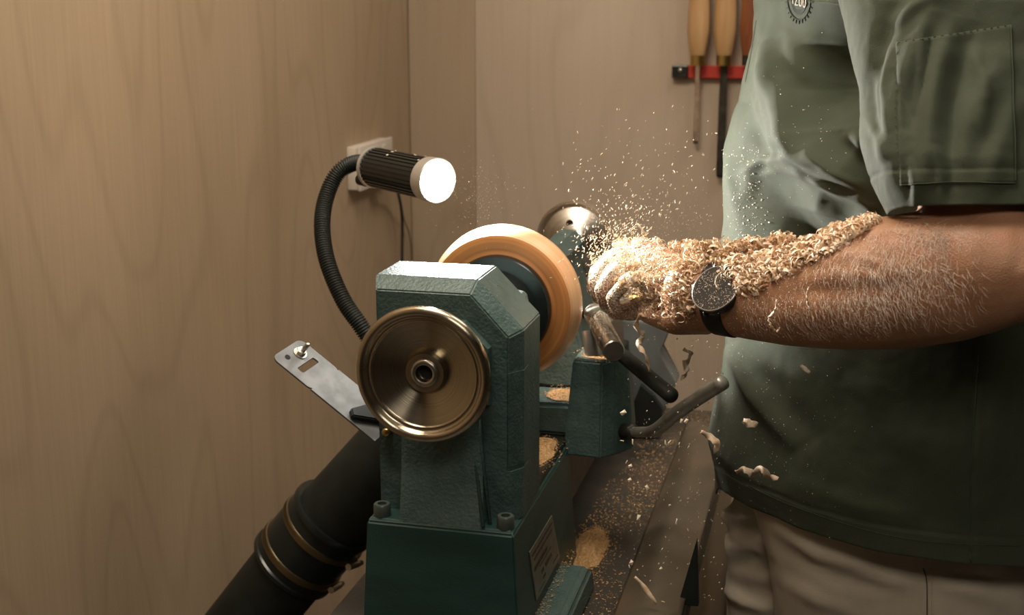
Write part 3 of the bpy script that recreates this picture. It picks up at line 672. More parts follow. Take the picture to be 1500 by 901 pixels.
# left arm (near camera): elbow -> wrist, silhouettes measured
fa = [(1515, 325, 462, 1.255), (1490, 312, 474, 1.258), (1450, 303, 487, 1.265), (1400, 303, 500, 1.275), (1350, 309, 508, 1.29), (1300, 317, 513, 1.305), (1250, 331, 514, 1.32),
      (1200, 350, 512, 1.338), (1150, 363, 507, 1.357), (1110, 372, 500, 1.372), (1075, 377, 494, 1.388), (1045, 380, 489, 1.402), (1010, 378, 488, 1.42)]
st = []
for x, t, b2, Y in fa:
    c = A(x, (t + b2) / 2, Y=Y); r_ = (b2 - t) / 2 * PX(c)[2] / FPX
    st.append((c, r_, r_ * (.92 if x > 1250 else .85 if x > 1100 else .72)))
blob(bm, st, 28)
elbow = A(1492, 395, Y=1.262); LS = TC + left * .155 + Vector((-.02, 0, 1.46))
blob(bm, [(LS, .048), (Vector((.130, 1.315, 1.31)), .052), (elbow, .05)], 24, (1, 0, 0))
H = lambda x, y, Y: A(x, y, Y=Y)
wr = H(1040, 432, 1.41)
for x, y, Y, r0, r1 in ((958, 404, 1.465, .026, .0135), (948, 388, 1.487, .026, .0135), (940, 373, 1.508, .026, .0135), (938, 362, 1.53, .025, .0135)):
    mc = H(x, y, Y); blob(bm, [(wr.lerp(mc, .0), r0), (wr.lerp(mc, .5), .021), (mc, r1)], 16)
blob(bm, [(H(1035, 462, 1.42), .022), (H(990, 466, 1.45), .020), (H(950, 458, 1.48), .0135)], 16)
blob(bm, [(H(1020, 425, 1.43), .027), (H(975, 415, 1.475), .027), (H(955, 405, 1.495), .020)], 16)
FG = [[(958, 404, 1.465), (918, 412, 1.475), (897, 436, 1.49), (903, 455, 1.505)], [(948, 388, 1.487), (903, 396, 1.497), (881, 424, 1.512), (886, 447, 1.527)],
      [(940, 373, 1.508), (893, 384, 1.518), (872, 411, 1.533), (876, 437, 1.549)], [(938, 362, 1.53), (896, 377, 1.543), (873, 399, 1.556), (868, 425, 1.567)]]
for ch, rr in zip(FG, (.0088, .0096, .0100, .0098)):
    q = [H(*c) for c in ch]; blob(bm, [(q[0], rr * 1.2), (q[0].lerp(q[1], .5), rr * 1.0), (q[1], rr * 1.08), (q[1].lerp(q[2], .5), rr * .95), (q[2], rr), (q[3], rr * .82)], 14)
q = [H(1000, 440, 1.49), H(962, 450, 1.525), H(925, 456, 1.545), H(900, 458, 1.555)]
blob(bm, [(q[0], .018), (q[1], .0135), (q[2], .0125), (q[3], .0095)], 14)
# right arm (far side) holding the handle
RS = TC - left * .18 + Vector((0, 0, 1.50)); re = Vector((.03, 1.93, 1.17)); rh = g0 + dg * .245
wr2 = rh + (re - rh).normalized() * .075
blob(bm, [(RS, .06), (RS.lerp(re, .5), .052), (re, .045)], 20, (1, 0, 0))
blob(bm, [(re, .046), (re.lerp(wr2, .3), .046), (wr2, .029)], 20)
blob(bm, [(wr2, .028, .022), (rh + Vector((.012, .004, .018)), .024, .02)], 16)
sd_ = dg.cross(Vector((0, 0, 1))).normalized()
for k in range(4):
    c = rh + dg * (-.033 + .022 * k)
    pts = [c + Vector((0, 0, 1)) * .026 * math.cos(a) + sd_ * .026 * math.sin(a) for a in (.9, .1, -.8, -1.7, -2.5)]
    blob(bm, [(p, .0095 if i < 3 else .0085) for i, p in enumerate(pts)], 12, tuple(dg))
blob(bm, [(rh + Vector((0, 0, .02)) + dg * .02, .013), (rh + sd_ * .02 - dg * .02, .011), (rh + sd_ * .018 - dg * .045, .009)], 12)
# trunk, neck, head (above the frame), legs
blob(bm, [(TC + Vector((0, 0, z)), a, b2) for z, a, b2 in ((.86, .12, .15), (1.0, .11, .14), (1.2, .115, .15), (1.44, .11, .16))], 24, tuple(face))
blob(bm, [(LS + Vector((0, 0, 0)), .045), (TC + Vector((0, 0, 1.51)), .06), (RS, .05)], 20)
HD = TC + face * .08 + Vector((0, 0, 1.80))
blob(bm, [(TC + Vector((0, 0, 1.54)), .062), (HD - Vector((0, 0, .09)) - face * .02, .055)], 20, tuple(face))
gz = (face * .85 + Vector((0, 0, -.52))).normalized(); hu = Vector((0, 0, 1)); hu = (hu - gz * hu.dot(gz)).normalized(); hl = hu.cross(gz)
def hp(f, u_, l): return HD + gz * f + hu * u_ + hl * l
def ell(c, rf, ru, rl, n=20):
    r0 = bmesh.ops.create_uvsphere(bm, u_segments=n, v_segments=n // 2, radius=1)
    for vv in r0['verts']: p = vv.co.copy(); vv.co = c + gz * p.x * rf + hl * p.y * rl + hu * p.z * ru
ell(hp(-.01, .03, 0), .098, .085, .076); ell(hp(.025, -.045, 0), .068, .068, .058); ell(hp(.075, -.085, 0), .02, .018, .024)
blob(bm, [(hp(.088, .018, 0), .007), (hp(.108, -.02, 0), .012)], 12); 
ell(hp(.085, -.055, 0), .012, .006, .024)
for s in (-1, 1):
    ell(hp(-.01, -.01, s * .077), .018, .032, .007, 12); ell(hp(.08, .028, s * .03), .014, .006, .022, 12)
for s, fwd in ((1, -.02), (-1, .07)):
    hip = TC + left * (.09 * s) + Vector((0, 0, .86)); kn = hip + face * (fwd + .03) + Vector((0, 0, -.38)); an = hip + face * fwd + Vector((0, 0, -.79))
    blob(bm, [(hip, .085), (kn, .055), (kn.lerp(an, .35), .055), (an, .038)], 20, tuple(face))
me = bpy.data.meshes.new('tmp'); bmesh.ops.recalc_face_normals(bm, faces=bm.faces); bm.to_mesh(me); bm.free()
to = bpy.data.objects.new('tmp', me); C.objects.link(to)
rm = to.modifiers.new('r', 'REMESH'); rm.mode = 'VOXEL'; rm.voxel_size = .0034
sm = to.modifiers.new('s', 'SMOOTH'); sm.iterations = 5; sm.factor = .5
dg_ = bpy.context.evaluated_depsgraph_get(); dg_.update()
bme = bpy.data.meshes.new_from_object(to.evaluated_get(dg_)); bpy.data.objects.remove(to)
n = len(bme.vertices); co = np.empty(n * 3); bme.vertices.foreach_get('co', co); co = co.reshape(-1, 3)
nr = np.empty(n * 3); bme.vertices.foreach_get('normal', nr); nr = nr.reshape(-1, 3)
# tendons and veins on forearm
FWn, RTn, UPn = (np.array(v_) for v_ in (FW, RT, UP))
def npx(P_):
    d_ = P_ - np.array(CAM); z = d_ @ FWn; return 750 + FPX * (d_ @ RTn) / z, 450.5 - FPX * (d_ @ UPn) / z
def segdist(X_, Y_, poly):
    best = np.full(X_.shape, 1e9); tt = np.zeros(X_.shape); m_ = len(poly) - 1
    for i in range(m_):
        ax, ay = poly[i]; bx, by = poly[i + 1]; dx, dy = bx - ax, by - ay
        t = np.clip(((X_ - ax) * dx + (Y_ - ay) * dy) / (dx * dx + dy * dy), 0, 1)
        d_ = np.hypot(X_ - ax - t * dx, Y_ - ay - t * dy); s = d_ < best; best[s] = d_[s]; tt[s] = (i + t[s]) / m_
    return best, tt
X_, Y_ = npx(co); vis = (co[:, 1] < 1.42) & (nr[:, 1] < .2)
for poly, amp, wd in (([(1210, 385), (1250, 372), (1300, 392), (1345, 385)], .0016, 6), ([(1180, 410), (1240, 400), (1290, 405), (1340, 400)], .0013, 7), ([(1110, 470), (1200, 462), (1290, 470), (1400, 450)], .003, 22),
                      ([(1150, 430), (1230, 425), (1330, 420)], -.002, 10), ([(1380, 340), (1400, 420), (1440, 470)], -.002, 16), ([(1240, 345), (1320, 335), (1400, 350)], .0015, 8)):
    d_, t = segdist(X_, Y_, poly); co += nr * (np.exp(-(d_ / wd) ** 2) * amp * np.sin(np.pi * np.clip(t, .02, .98)) ** .5 * vis)[:, None]
co -= np.array(wloc(PR)); bme.vertices.foreach_set('co', co.ravel())
bme.polygons.foreach_set('use_smooth', [True] * len(bme.polygons)); bme.materials.clear(); bme.materials.append(M['skin'])
body = bpy.data.objects.new('body', bme); C.objects.link(body); body.parent = PR
def bvh_of(o):
    off = wloc(o); vs = [v_.co + off for v_ in o.data.vertices]; return BVHTree.FromPolygons(vs, [p.vertices[:] for p in o.data.polygons])
body_bvh = bvh_of(body)
M['eye'] = mat('eye', (.7, .66, .6), .2)
for s in (-1, 1):
    bm = bmesh.new(); ell(hp(.078, .012, s * .031), .013, .010, .014, 12); build('eye', bm, M['eye'], PR, True)
bm = bmesh.new(); ell(hp(-.022, .045, 0), .102, .088, .083, 28); build('hair', bm, M['head_hair'], PR, True)

# ---------------- shirt torso: closed grid, folds added as real relief
def grid_mesh(P_, m, name, parent, wrap=True, thick=.0016, label=None):
    nv, nu, _ = P_.shape
    co_ = P_.reshape(-1, 3) - np.array(wloc(parent)); fs = []
    for i in range(nv - 1):
        for j in range(nu if wrap else nu - 1):
            k = (j + 1) % nu; fs.append((i * nu + j, i * nu + k, (i + 1) * nu + k, (i + 1) * nu + j))
    q = P_[nv // 2]; cq = q.mean(0); e1 = P_[nv // 2, 1] - P_[nv // 2, 0]; e2 = P_[nv // 2 + 1, 0] - P_[nv // 2, 0]
    if np.dot(np.cross(e1, e2), q[0] - cq) < 0: fs = [f[::-1] for f in fs]
    me_ = bpy.data.meshes.new(name); me_.from_pydata(co_.tolist(), [], fs); me_.polygons.foreach_set('use_smooth', [True] * len(fs)); me_.materials.append(m)
    o = bpy.data.objects.new(name, me_); C.objects.link(o); o.parent = parent
    if thick:
        md = o.modifiers.new('cloth_thickness', 'SOLIDIFY'); md.thickness = thick; md.offset = -1
    if label: o['label'] = label
    return o
def normals(P_, wrap=True):
    du = (np.roll(P_, -1, 1) - np.roll(P_, 1, 1)); 
    if not wrap: du = np.gradient(P_, axis=1)
    dv = np.gradient(P_, axis=0); n_ = np.cross(du, dv); n_ /= np.linalg.norm(n_, axis=2, keepdims=True) + 1e-12; return n_
def smooth_noise(P_, freq, seed, oct_=2):
    sh = P_.shape[:2]; out = np.empty(sh[0] * sh[1]); Q = P_.reshape(-1, 3) * np.array(freq) + seed
    for i, q in enumerate(Q): out[i] = fractal(Vector(q), .8, 2.0, oct_)
    return out.reshape(sh)
def folds(P_, n_, lst, amp_scale=1.0):
    X_, Y_ = npx(P_.reshape(-1, 3)); X_ = X_.reshape(P_.shape[:2]); Y_ = Y_.reshape(P_.shape[:2])
    front = (n_ @ -FWn) > -.35
    D_ = np.zeros(P_.shape[:2])
    for poly, amp, wa, wb2 in lst:
        best = np.full(X_.shape, 1e9); tt = np.zeros(X_.shape); sg = np.zeros(X_.shape); m_ = len(poly) - 1
        for i in range(m_):
            ax, ay = poly[i]; bx, by = poly[i + 1]; dx, dy = bx - ax, by - ay
            t = np.clip(((X_ - ax) * dx + (Y_ - ay) * dy) / (dx * dx + dy * dy), 0, 1)
            ex_, ey_ = X_ - ax - t * dx, Y_ - ay - t * dy; d_ = np.hypot(ex_, ey_); s = d_ < best
            best[s] = d_[s]; tt[s] = ((i + t) / m_)[s]; sg[s] = (dx * ey_ - dy * ex_)[s]
        w_ = np.where(sg > 0, wa, wb2)      # wa = width on the right-hand / lower side of the stroke, wb on the other
        D_ += amp * np.exp(-(best / w_) ** 2) * np.clip(np.sin(np.pi * np.clip(tt, 0, 1)), .0, 1) ** .8
    return D_ * front * amp_scale
SIL = [(-120, 1126), (0, 1110), (60, 1101), (120, 1087), (170, 1078), (230, 1073), (270, 1069), (320, 1060), (370, 1054), (450, 1062), (500, 1061), (560, 1054), (610, 1042), (655, 1033), (668, 1040), (672, 1056), (712, 1049), (740, 1052)]
nu, nv = 300, 300
zs_ = np.linspace(1.60, .84, nv); th = np.linspace(0, 2 * np.pi, nu, endpoint=False)
f2, l2 = np.array(face), np.array(left)
def fit_left(build_ring, z, tx_fn, c0):
    """slide ring in X until its left outline meets the measured one"""
    c = c0
    for _ in range(4):
        R = build_ring(c, z); x, y = npx(R); i = x.argmin(); tgt = tx_fn(y[i]); c = c + (tgt - x[i]) * 1.55 / FPX
    return c
def tors(c, z):
    if z > 1.50: k = (1.60 - z) / .10; s = .35 + .65 * max(0, k) ** .5
    else: s = 1
    a = np.interp(z, [.84, .95, 1.1, 1.3, 1.5, 1.6], [.21, .20, .185, .175, .17, .15]); b2 = np.interp(z, [.84, .95, 1.1, 1.3, 1.5, 1.6], [.235, .225, .215, .215, .215, .21])
    e = 2.3; cs, sn_ = np.cos(th), np.sin(th)
    ca = np.sign(cs) * np.abs(cs) ** (2 / e) * a; sb = np.sign(sn_) * np.abs(sn_) ** (2 / e) * b2
    return np.stack([c + ca * f2[0] * s + sb * l2[0] * (.6 + .4 * s), TC.y + ca * f2[1] * s + sb * l2[1] * (.6 + .4 * s), np.full_like(th, z)], 1)
rows = []; c = TC.x; cxs = []
for z in zs_:
    if z <= 1.52: c = fit_left(tors, z, lambda y: lerp_tab(SIL, y), c)
    cxs.append(c)
cxs = [cxs[max(i, int((1.60 - 1.52) / .76 * nv) + 2)] for i in range(nv)]
cxs = np.convolve(np.pad(np.array(cxs), 10, 'edge'), np.ones(21) / 21, 'valid')
P_ = np.stack([tors(cx, z) for cx, z in zip(cxs, zs_)])
# hem line: pull the lowest rows to the curved hem (px)
HEM = [(1049, 712), (1120, 752), (1200, 783), (1300, 812), (1380, 824), (1430, 830), (1500, 833), (1700, 836)]
bot = P_[-1]; hz = np.empty(nu)
for j in range(nu):
    z = .86
    for _ in range(6):
        x, y = npx(np.array([[bot[j, 0], bot[j, 1], z]])); z += (y[0] - lerp_tab(HEM, x[0])) * 1.5 / FPX
    hz[j] = z if bot[j, 1] < 1.62 else .86
hz = np.clip(hz, .80, 1.02)
for k in range(12): hz = (np.roll(hz, 1) + hz + np.roll(hz, -1)) / 3
s_ = np.linspace(0, 1, nv)
zz = zs_[0] + (hz[None, :] - zs_[0]) * s_[:, None]
# resample x,y by z
newP = np.empty_like(P_)
for j in range(nu):
    newP[:, j, 0] = np.interp(-zz[:, j], -zs_, P_[:, j, 0]); newP[:, j, 1] = np.interp(-zz[:, j], -zs_, P_[:, j, 1]); newP[:, j, 2] = zz[:, j]
P_ = newP; n_ = normals(P_)
ctr = P_.mean(1, keepdims=True)
if ((P_ - ctr) * n_).sum() < 0: n_ = -n_
SF = [([(1262, -30), (1245, 60), (1238, 120), (1246, 185)], -.055, 62, 58), ([(1215, 320), (1200, 380), (1200, 460)], -.040, 70, 75),
      # (stroke in px, relief m, width one side, width other)
    ([(1120, 60), (1140, 130), (1165, 200), (1215, 243), (1300, 296)], .034, 26, 36),
    ([(1195, 60), (1185, 130), (1200, 195), (1255, 225)], -.024, 28, 38),
    ([(1230, 190), (1262, 205), (1282, 230)], .015, 13, 13),
    ([(1090, 150), (1082, 230), (1085, 300), (1090, 400)], .015, 18, 18),
    ([(1125, 255), (1150, 330), (1165, 400)], -.030, 24, 40),
    ([(1200, 290), (1260, 330)], -.012, 26, 26),
    ([(1115, 232), (1160, 250), (1205, 268), (1240, 292)], .010, 7, 12),
    ([(1128, 120), (1150, 190), (1158, 240)], -.006, 5, 9), ([(1150, 110), (1170, 190)], .005, 6, 6), ([(1100, 130), (1125, 190), (1150, 235)], .005, 5, 8), ([(1175, 235), (1215, 262), (1260, 290)], -.006, 5, 7), ([(1195, 215), (1230, 250), (1270, 275)], .005, 6, 6),
    ([(1105, 180), (1120, 215), (1115, 245)], -.004, 8, 10), ([(1165, 215), (1195, 255), (1190, 275)], -.0035, 5, 9), ([(1180, 165), (1205, 225), (1230, 250)], .003, 5, 8),
    ([(1100, 40), (1095, 120)], -.003, 7, 7), ([(1190, 60), (1225, 85), (1255, 115)], .004, 7, 7),
    ([(1110, 20), (1128, 90), (1130, 150)], .006, 8, 12), ([(1145, 40), (1165, 100), (1185, 150)], .006, 7, 10), ([(1090, 260), (1120, 235), (1170, 232), (1215, 246)], .008, 8, 10),
    ([(1098, 300), (1106, 250), (1128, 225)], .006, 5, 8), ([(1205, 262), (1225, 280), (1262, 296), (1285, 312)], .007, 6, 8), ([(1165, 180), (1180, 230), (1205, 255)], .004, 4, 6), ([(1140, 210), (1132, 235), (1110, 250)], -.004, 5, 5),
    ([(1232, 82), (1258, 105), (1275, 150)], .007, 7, 9), ([(1075, 200), (1088, 280), (1092, 330)], .004, 5, 7), ([(1066, 505), (1095, 560), (1130, 610), (1165, 660)], .013, 12, 26),
    ([(1110, 540), (1150, 600), (1200, 650)], -.006, 20, 20), ([(1250, 540), (1330, 640), (1400, 720)], .005, 40, 40), ([(1440, 560), (1460, 700)], .006, 22, 30), ([(1150, 700), (1250, 740), (1350, 760)], .003, 14, 14)]
D_ = folds(P_, n_, SF) + smooth_noise(P_, (9, 9, 5), 3.1) * .0045 + smooth_noise(P_, (38, 38, 22), 8.3, 3) * .0011
# hem stitch: thin thicker band
band = np.abs((1 - s_)[:, None] * 1.0 - .045); D_ += np.where((1 - s_)[:, None] < .042, .0012, 0) - .0008 * np.exp(-(band / .003) ** 2)
# side seam
X_, Y_ = npx(P_.reshape(-1, 3)); X_ = X_.reshape(P_.shape[:2]); Y_ = Y_.reshape(P_.shape[:2])
front = (n_ @ -FWn) > 0
sx = np.interp(Y_, [480, 620, 830], [1434, 1422, 1422]); D_ += (-.0022 * np.exp(-((X_ - sx) / 2.2) ** 2) + .001 * (X_ > sx) * np.exp(-((X_ - sx - 6) / 5) ** 2)) * front
Psh = P_ + n_ * D_[:, :, None]
shirt = grid_mesh(Psh, M['shirt'], 'shirt', PR)
shirt_bvh = bvh_of(shirt)
# seam piping thread
def on(bvh, x, y, off=.0006):
    r_ = (FW + RT * ((x - 750) / FPX) - UP * ((y - 450.5) / FPX)).normalized()
    h = bvh.ray_cast(CAM, r_)
    if h[0] is None: return None, None
    n2 = h[1] if h[1].dot(r_) < 0 else -h[1]
    return h[0] + n2 * off, n2
def stitch(bvh, pts, name, parent, m, r_=.0006, off=.0004, dash=None):
    bm = bmesh.new(); run = []
    P2 = spline([Vector((x, y, 0)) for x, y in pts], 24)
    ok = 0
    for i, q in enumerate(P2):
        p, _n = on(bvh, q.x, q.y, off)
        if p is None or (dash and i % dash == dash - 1):
            if len(run) > 1: tube(bm, run, r_, 5); ok = 1
            run = []
        else: run.append(p)
    if len(run) > 1: tube(bm, run, r_, 5); ok = 1
    if ok: return build(name, bm, m, parent, True)
stitch(shirt_bvh, [(1434, 520), (1428, 600), (1422, 700), (1422, 824)], 'side_seam', shirt, M['seam'], .0009, .0002)
stitch(shirt_bvh, [(1060, 690), (1130, 728), (1220, 762), (1310, 786), (1400, 797), (1490, 800)], 'hem_stitching', shirt, M['seam'], .0004, .0003)
# collar (above the frame)
bm = bmesh.new(); cc = TC + Vector((0, 0, 1.60)) + face * .02
loft(bm, [ring(cc + Vector((0, 0, dz)), face, left, r_ , r_ * 1.05, 32) for dz, r_ in ((-.03, .10), (.0, .085), (.03, .075), (.032, .078), (.0, .09), (-.03, .104))], False, False); build('collar', bm, M['shirt'], PR, True)

# ---------------- sleeve
nu2, nv2 = 220, 200
SL = [(-200, 1240), (-60, 1228), (0, 1230), (40, 1236), (80, 1243), (130, 1256), (180, 1260), (210, 1258), (250, 1268), (285, 1284), (318, 1302), (340, 1305)]
th2 = np.linspace(0, 2 * np.pi, nu2, endpoint=False)
def slv(c, z):
    k = (1.52 - z) / .25
    rx = np.interp(z, [1.24, 1.36, 1.50, 1.57, 1.62], [.100, .106, .115, .10, .04]); ry = np.interp(z, [1.24, 1.36, 1.50, 1.57, 1.62], [.082, .088, .088, .07, .03]); cy = np.interp(z, [1.24, 1.36, 1.46, 1.62], [1.288, 1.335, 1.40, 1.48])
    return np.stack([c + rx * np.cos(th2), cy + ry * np.sin(th2), np.full_like(th2, z)], 1)
zsl = np.linspace(1.62, 1.262, nv2); c = .15; cs_ = []
for z in zsl: c = fit_left(slv, z, lambda y: lerp_tab(SL, y), c); cs_.append(c)
cs_ = np.array(cs_); cs_ = np.convolve(np.pad(cs_, 4, 'edge'), np.ones(9) / 9, 'valid')
S_ = np.stack([slv(cx, z) for cx, z in zip(cs_, zsl)])
hb = S_[-1]; hz2 = np.empty(nu2)
HM2 = [(1290, 322), (1305, 321), (1325, 312), (1352, 307), (1420, 306), (1500, 306), (1700, 306)]
for j in range(nu2):
    z = 1.28
    for _ in range(6):
        x, y = npx(np.array([[hb[j, 0], hb[j, 1], z]])); z += (y[0] - lerp_tab(HM2, x[0])) * 1.3 / FPX
    hz2[j] = z
backm = hb[:, 1] > 1.31
hz2 = np.where(backm, np.median(hz2[~backm]) + .004, hz2)
for k in range(10): hz2 = (np.roll(hz2, 1) + hz2 + np.roll(hz2, -1)) / 3
t_ = np.linspace(0, 1, nv2); zz = zsl[0] + (hz2[None, :] - zsl[0]) * t_[:, None]; nS = np.empty_like(S_)
for j in range(nu2):
    nS[:, j, 0] = np.interp(-zz[:, j], -zsl, S_[:, j, 0]); nS[:, j, 1] = np.interp(-zz[:, j], -zsl, S_[:, j, 1]); nS[:, j, 2] = zz[:, j]
S_ = nS; sn = normals(S_); ctr = S_.mean(1, keepdims=True)
if ((S_ - ctr) * sn).sum() < 0: sn = -sn
VF = [([(1355, 30), (1350, 100), (1338, 170)], .005, 5, 8), ([(1300, 60), (1296, 130), (1305, 200)], .006, 6, 8), ([(1335, 230), (1345, 270), (1342, 310)], .005, 6, 7), ([(1372, 215), (1380, 260), (1378, 305)], .004, 6, 7), ([(1420, 60), (1440, 120), (1436, 200)], .004, 9, 9), ([(1330, -40), (1292, 60), (1275, 130), (1290, 230)], -.008, 14, 12), ([(1390, -40), (1345, 60), (1318, 130), (1300, 220), (1310, 300)], .008, 14, 22),
      ([(1370, 20), (1350, 120), (1330, 200)], -.006, 12, 10), ([(1400, 20), (1372, 110), (1362, 200), (1358, 300)], .009, 12, 16), ([(1430, 30), (1400, 150), (1392, 300)], -.009, 24, 10),
      ([(1480, 60), (1430, 160), (1400, 240)], .005, 16, 20), ([(1500, 130), (1460, 220), (1440, 300)], .004, 16, 18), ([(1300, 40), (1340, 10), (1400, -20)], .005, 10, 10),
      ([(1278, 100), (1284, 150), (1292, 190)], .004, 6, 6), ([(1266, 165), (1285, 200), (1300, 240)], .005, 8, 8), ([(1310, 100), (1325, 150), (1330, 180)], -.004, 5, 7)]
D2 = folds(S_, sn, VF) + smooth_noise(S_, (12, 12, 6), 5.1) * .0035 + smooth_noise(S_, (45, 45, 25), 1.3, 3) * .0009
hb_ = (1 - t_)[:, None]; D2 += np.where(hb_ < .10, .0009, 0) - .0006 * np.exp(-((hb_ - .102) / .006) ** 2)
Ssl = S_ + sn * D2[:, :, None]
sleeve = grid_mesh(Ssl, M['shirt'], 'sleeve', PR)
sl_bvh = bvh_of(sleeve)
# right sleeve, far side
bm = bmesh.new(); q = RS.lerp(re, .62); tube(bm, [RS + Vector((0, 0, .03)), RS.lerp(re, .2), RS.lerp(re, .4), q], [.06, .085, .088, .09], 40, caps=False); build('sleeve', bm, M['shirt'], PR, True)
# pocket on the sleeve: a raised patch that follows the sleeve, quad grid by ray casting
def conform(bvh, q, n1, n2, off, name, m, parent, label=None):
    g_ = []
    for i in range(n2 + 1):
        for j in range(n1 + 1):
            u_, v_ = j / n1, i / n2
            x = (q[0][0] * (1 - u_) + q[1][0] * u_) * (1 - v_) + (q[3][0] * (1 - u_) + q[2][0] * u_) * v_
            y = (q[0][1] * (1 - u_) + q[1][1] * u_) * (1 - v_) + (q[3][1] * (1 - u_) + q[2][1] * u_) * v_
            ed = min(u_, v_, 1 - u_, 1 - v_) * min(n1, n2)
            p, nn_ = on(bvh, x, y, off if ed > .6 else .0002)
            g_.append(p)
    bm = bmesh.new(); vs = [bm.verts.new(p) if p else None for p in g_]
    for i in range(n2):
        for j in range(n1):
            f = [vs[i * (n1 + 1) + j], vs[i * (n1 + 1) + j + 1], vs[(i + 1) * (n1 + 1) + j + 1], vs[(i + 1) * (n1 + 1) + j]]
            if all(f): bm.faces.new(f)
    return build(name, bm, m, parent, True, label=label)
PK = [(1312, 62), (1482, 36), (1488, 270), (1318, 272)]
pk = conform(sl_bvh, PK, 60, 70, .0018, 'sleeve_pocket', M['shirt'], sleeve)
pk_bvh = sl_bvh
stitch(sl_bvh, [(1316, 64), (1400, 50), (1480, 38)], 'pocket_stitching', pk, M['seam'], .0004, .0019, 3)
stitch(sl_bvh, [(1480, 38), (1484, 150), (1487, 268)], 'pocket_stitching', pk, M['seam'], .0006, .0018)
stitch(sl_bvh, [(1487, 269), (1400, 267), (1320, 271)], 'pocket_stitching', pk, M['seam'], .0006, .0018)
stitch(sl_bvh, [(1316, 64), (1312, 170), (1320, 271)], 'pocket_stitching', pk, M['seam'], .0003, .0019, 3)
stitch(shirt_bvh, [(1108, 30), (1100, 80), (1092, 120)], 'front_stitching', shirt, M['seam'], .0004, .0003)

# ---------------- embroidered badge on the chest
def badge_ring(cx, cy, rx, ry, a0, a1, w_, name, m, off, parent):
    bm = bmesh.new(); pts = []
    for i in range(40):
        a = math.radians(a0 + (a1 - a0) * i / 39); p, n0 = on(shirt_bvh, cx + rx * math.cos(a), cy + ry * math.sin(a), off)
        if p: pts.append(p)
    if len(pts) > 2: tube(bm, pts, w_, 6)
    return build(name, bm, m, parent, True)
bm = bmesh.new(); cx, cy = 1171, -3
vs = []
c0, _ = on(shirt_bvh, cx, cy, .0008)
for i in range(32):
    a = 2 * math.pi * i / 32; p, _ = on(shirt_bvh, cx + 12 * math.cos(a), cy + 24 * math.sin(a), .0008); vs.append(p)
if c0 and all(vs):
    cv = bm.verts.new(c0); vv = [bm.verts.new(p) for p in vs]
    for i in range(32): bm.faces.new((cv, vv[i], vv[(i + 1) % 32]))
em = build('embroidered_badge', bm, M['thread'], shirt, label='black and white stitched round badge on the chest')
badge_ring(cx, cy, 17, 32, -20, 200, .0006, 'badge_ring', M['thread'], .0005, shirt)
for i in range(13):
    a = math.radians(10 + 160 * i / 12); bm = bmesh.new()
    q0, _ = on(shirt_bvh, cx + 17.5 * math.cos(a), cy + 33 * math.sin(a), .0005); q1, _ = on(shirt_bvh, cx + 20.5 * math.cos(a), cy + 38 * math.sin(a), .0005)
    if q0 and q1: tube(bm, [q0, q1], .0005, 5); build('badge_ray', bm, M['thread'], shirt)
# lettering across the badge: last strokes "TZOO" as white satin stitches
def strokes(letter):
    return {'I': [[(0, 0), (0, 1)]], 'T': [[(.5, 0), (.5, 1)], [(0, 0), (1, 0)]], 'Z': [[(0, 0), (1, 0), (0, 1), (1, 1)]], '0': [[(.5 + .5 * math.cos(a), .5 + .5 * math.sin(a)) for a in [k * math.pi / 5 for k in range(11)]]]}[letter]
for k, ch in enumerate('TZ00'):
    ox, oy = 1161 + k * 5.6, -8 + k * 1.8
    bm = bmesh.new()
    for s3 in strokes(ch):
        pts = [on(shirt_bvh, ox + u_ * 4 - v_ * 0, oy + v_ * 13, .0016)[0] for u_, v_ in s3]
        if all(pts): tube(bm, pts, .0006, 5)
    if len(bm.verts): build('letter', bm, M['patch_white'], em)
    else: bm.free()

# ---------------- trousers
nz = 150; nth = 140; th3 = np.linspace(0, 2 * np.pi, nth, endpoint=False)
def leg(side_, silh, name, cyo, a_, b3, folds_, ztop=1.0):
    zl = np.linspace(ztop, .06, nz); rows = []; c = TC.x + left.x * .09 * side_
    cy0 = TC.y + left.y * .09 * side_ + cyo
    k_ = []
    def rg(c, z):
        a = np.interp(z, [.06, .45, .8, .9, 1.0], [a_ * .62, a_ * .75, a_, a_ * 1.05, a_ * 1.0]); b4 = np.interp(z, [.06, .45, .8, 1.0], [b3 * .62, b3 * .75, b3, b3])
        return np.stack([c + a * np.cos(th3) * f2[0] + b4 * np.sin(th3) * l2[0], cy0 + a * np.cos(th3) * f2[1] + b4 * np.sin(th3) * l2[1], np.full_like(th3, z)], 1)
    for z in zl:
        if silh and z > .72: c = fit_left(rg, z, lambda y: lerp_tab(silh, y), c)
        k_.append(c)
    G_ = np.stack([rg(cx, z) for cx, z in zip(k_, zl)]); gn = normals(G_); ctr = G_.mean(1, keepdims=True)
    if ((G_ - ctr) * gn).sum() < 0: gn = -gn
    dd = folds(G_, gn, folds_) + smooth_noise(G_, (10, 10, 14), 2.2) * .005 + smooth_noise(G_, (30, 30, 30), 6, 3) * .0012
    return grid_mesh(G_ + gn * dd[:, :, None], M['trouser'], name, PR)
tf = leg(-1, [(700, 1074), (735, 1073), (760, 1062), (775, 1068), (830, 1065), (860, 1060), (880, 1064), (901, 1065), (1100, 1070)], 'trouser_leg', -.04, .11, .10,
         [([(1055, 752), (1090, 758), (1140, 750)], .012, 10, 8), ([(1060, 775), (1140, 770)], -.006, 8, 8), ([(1055, 862), (1095, 882), (1145, 890)], .013, 9, 8), ([(1065, 805), (1110, 800), (1140, 835)], .006, 9, 9), ([(1070, 830), (1130, 812)], -.006, 8, 8), ([(1090, 845), (1140, 850)], .005, 8, 8)])
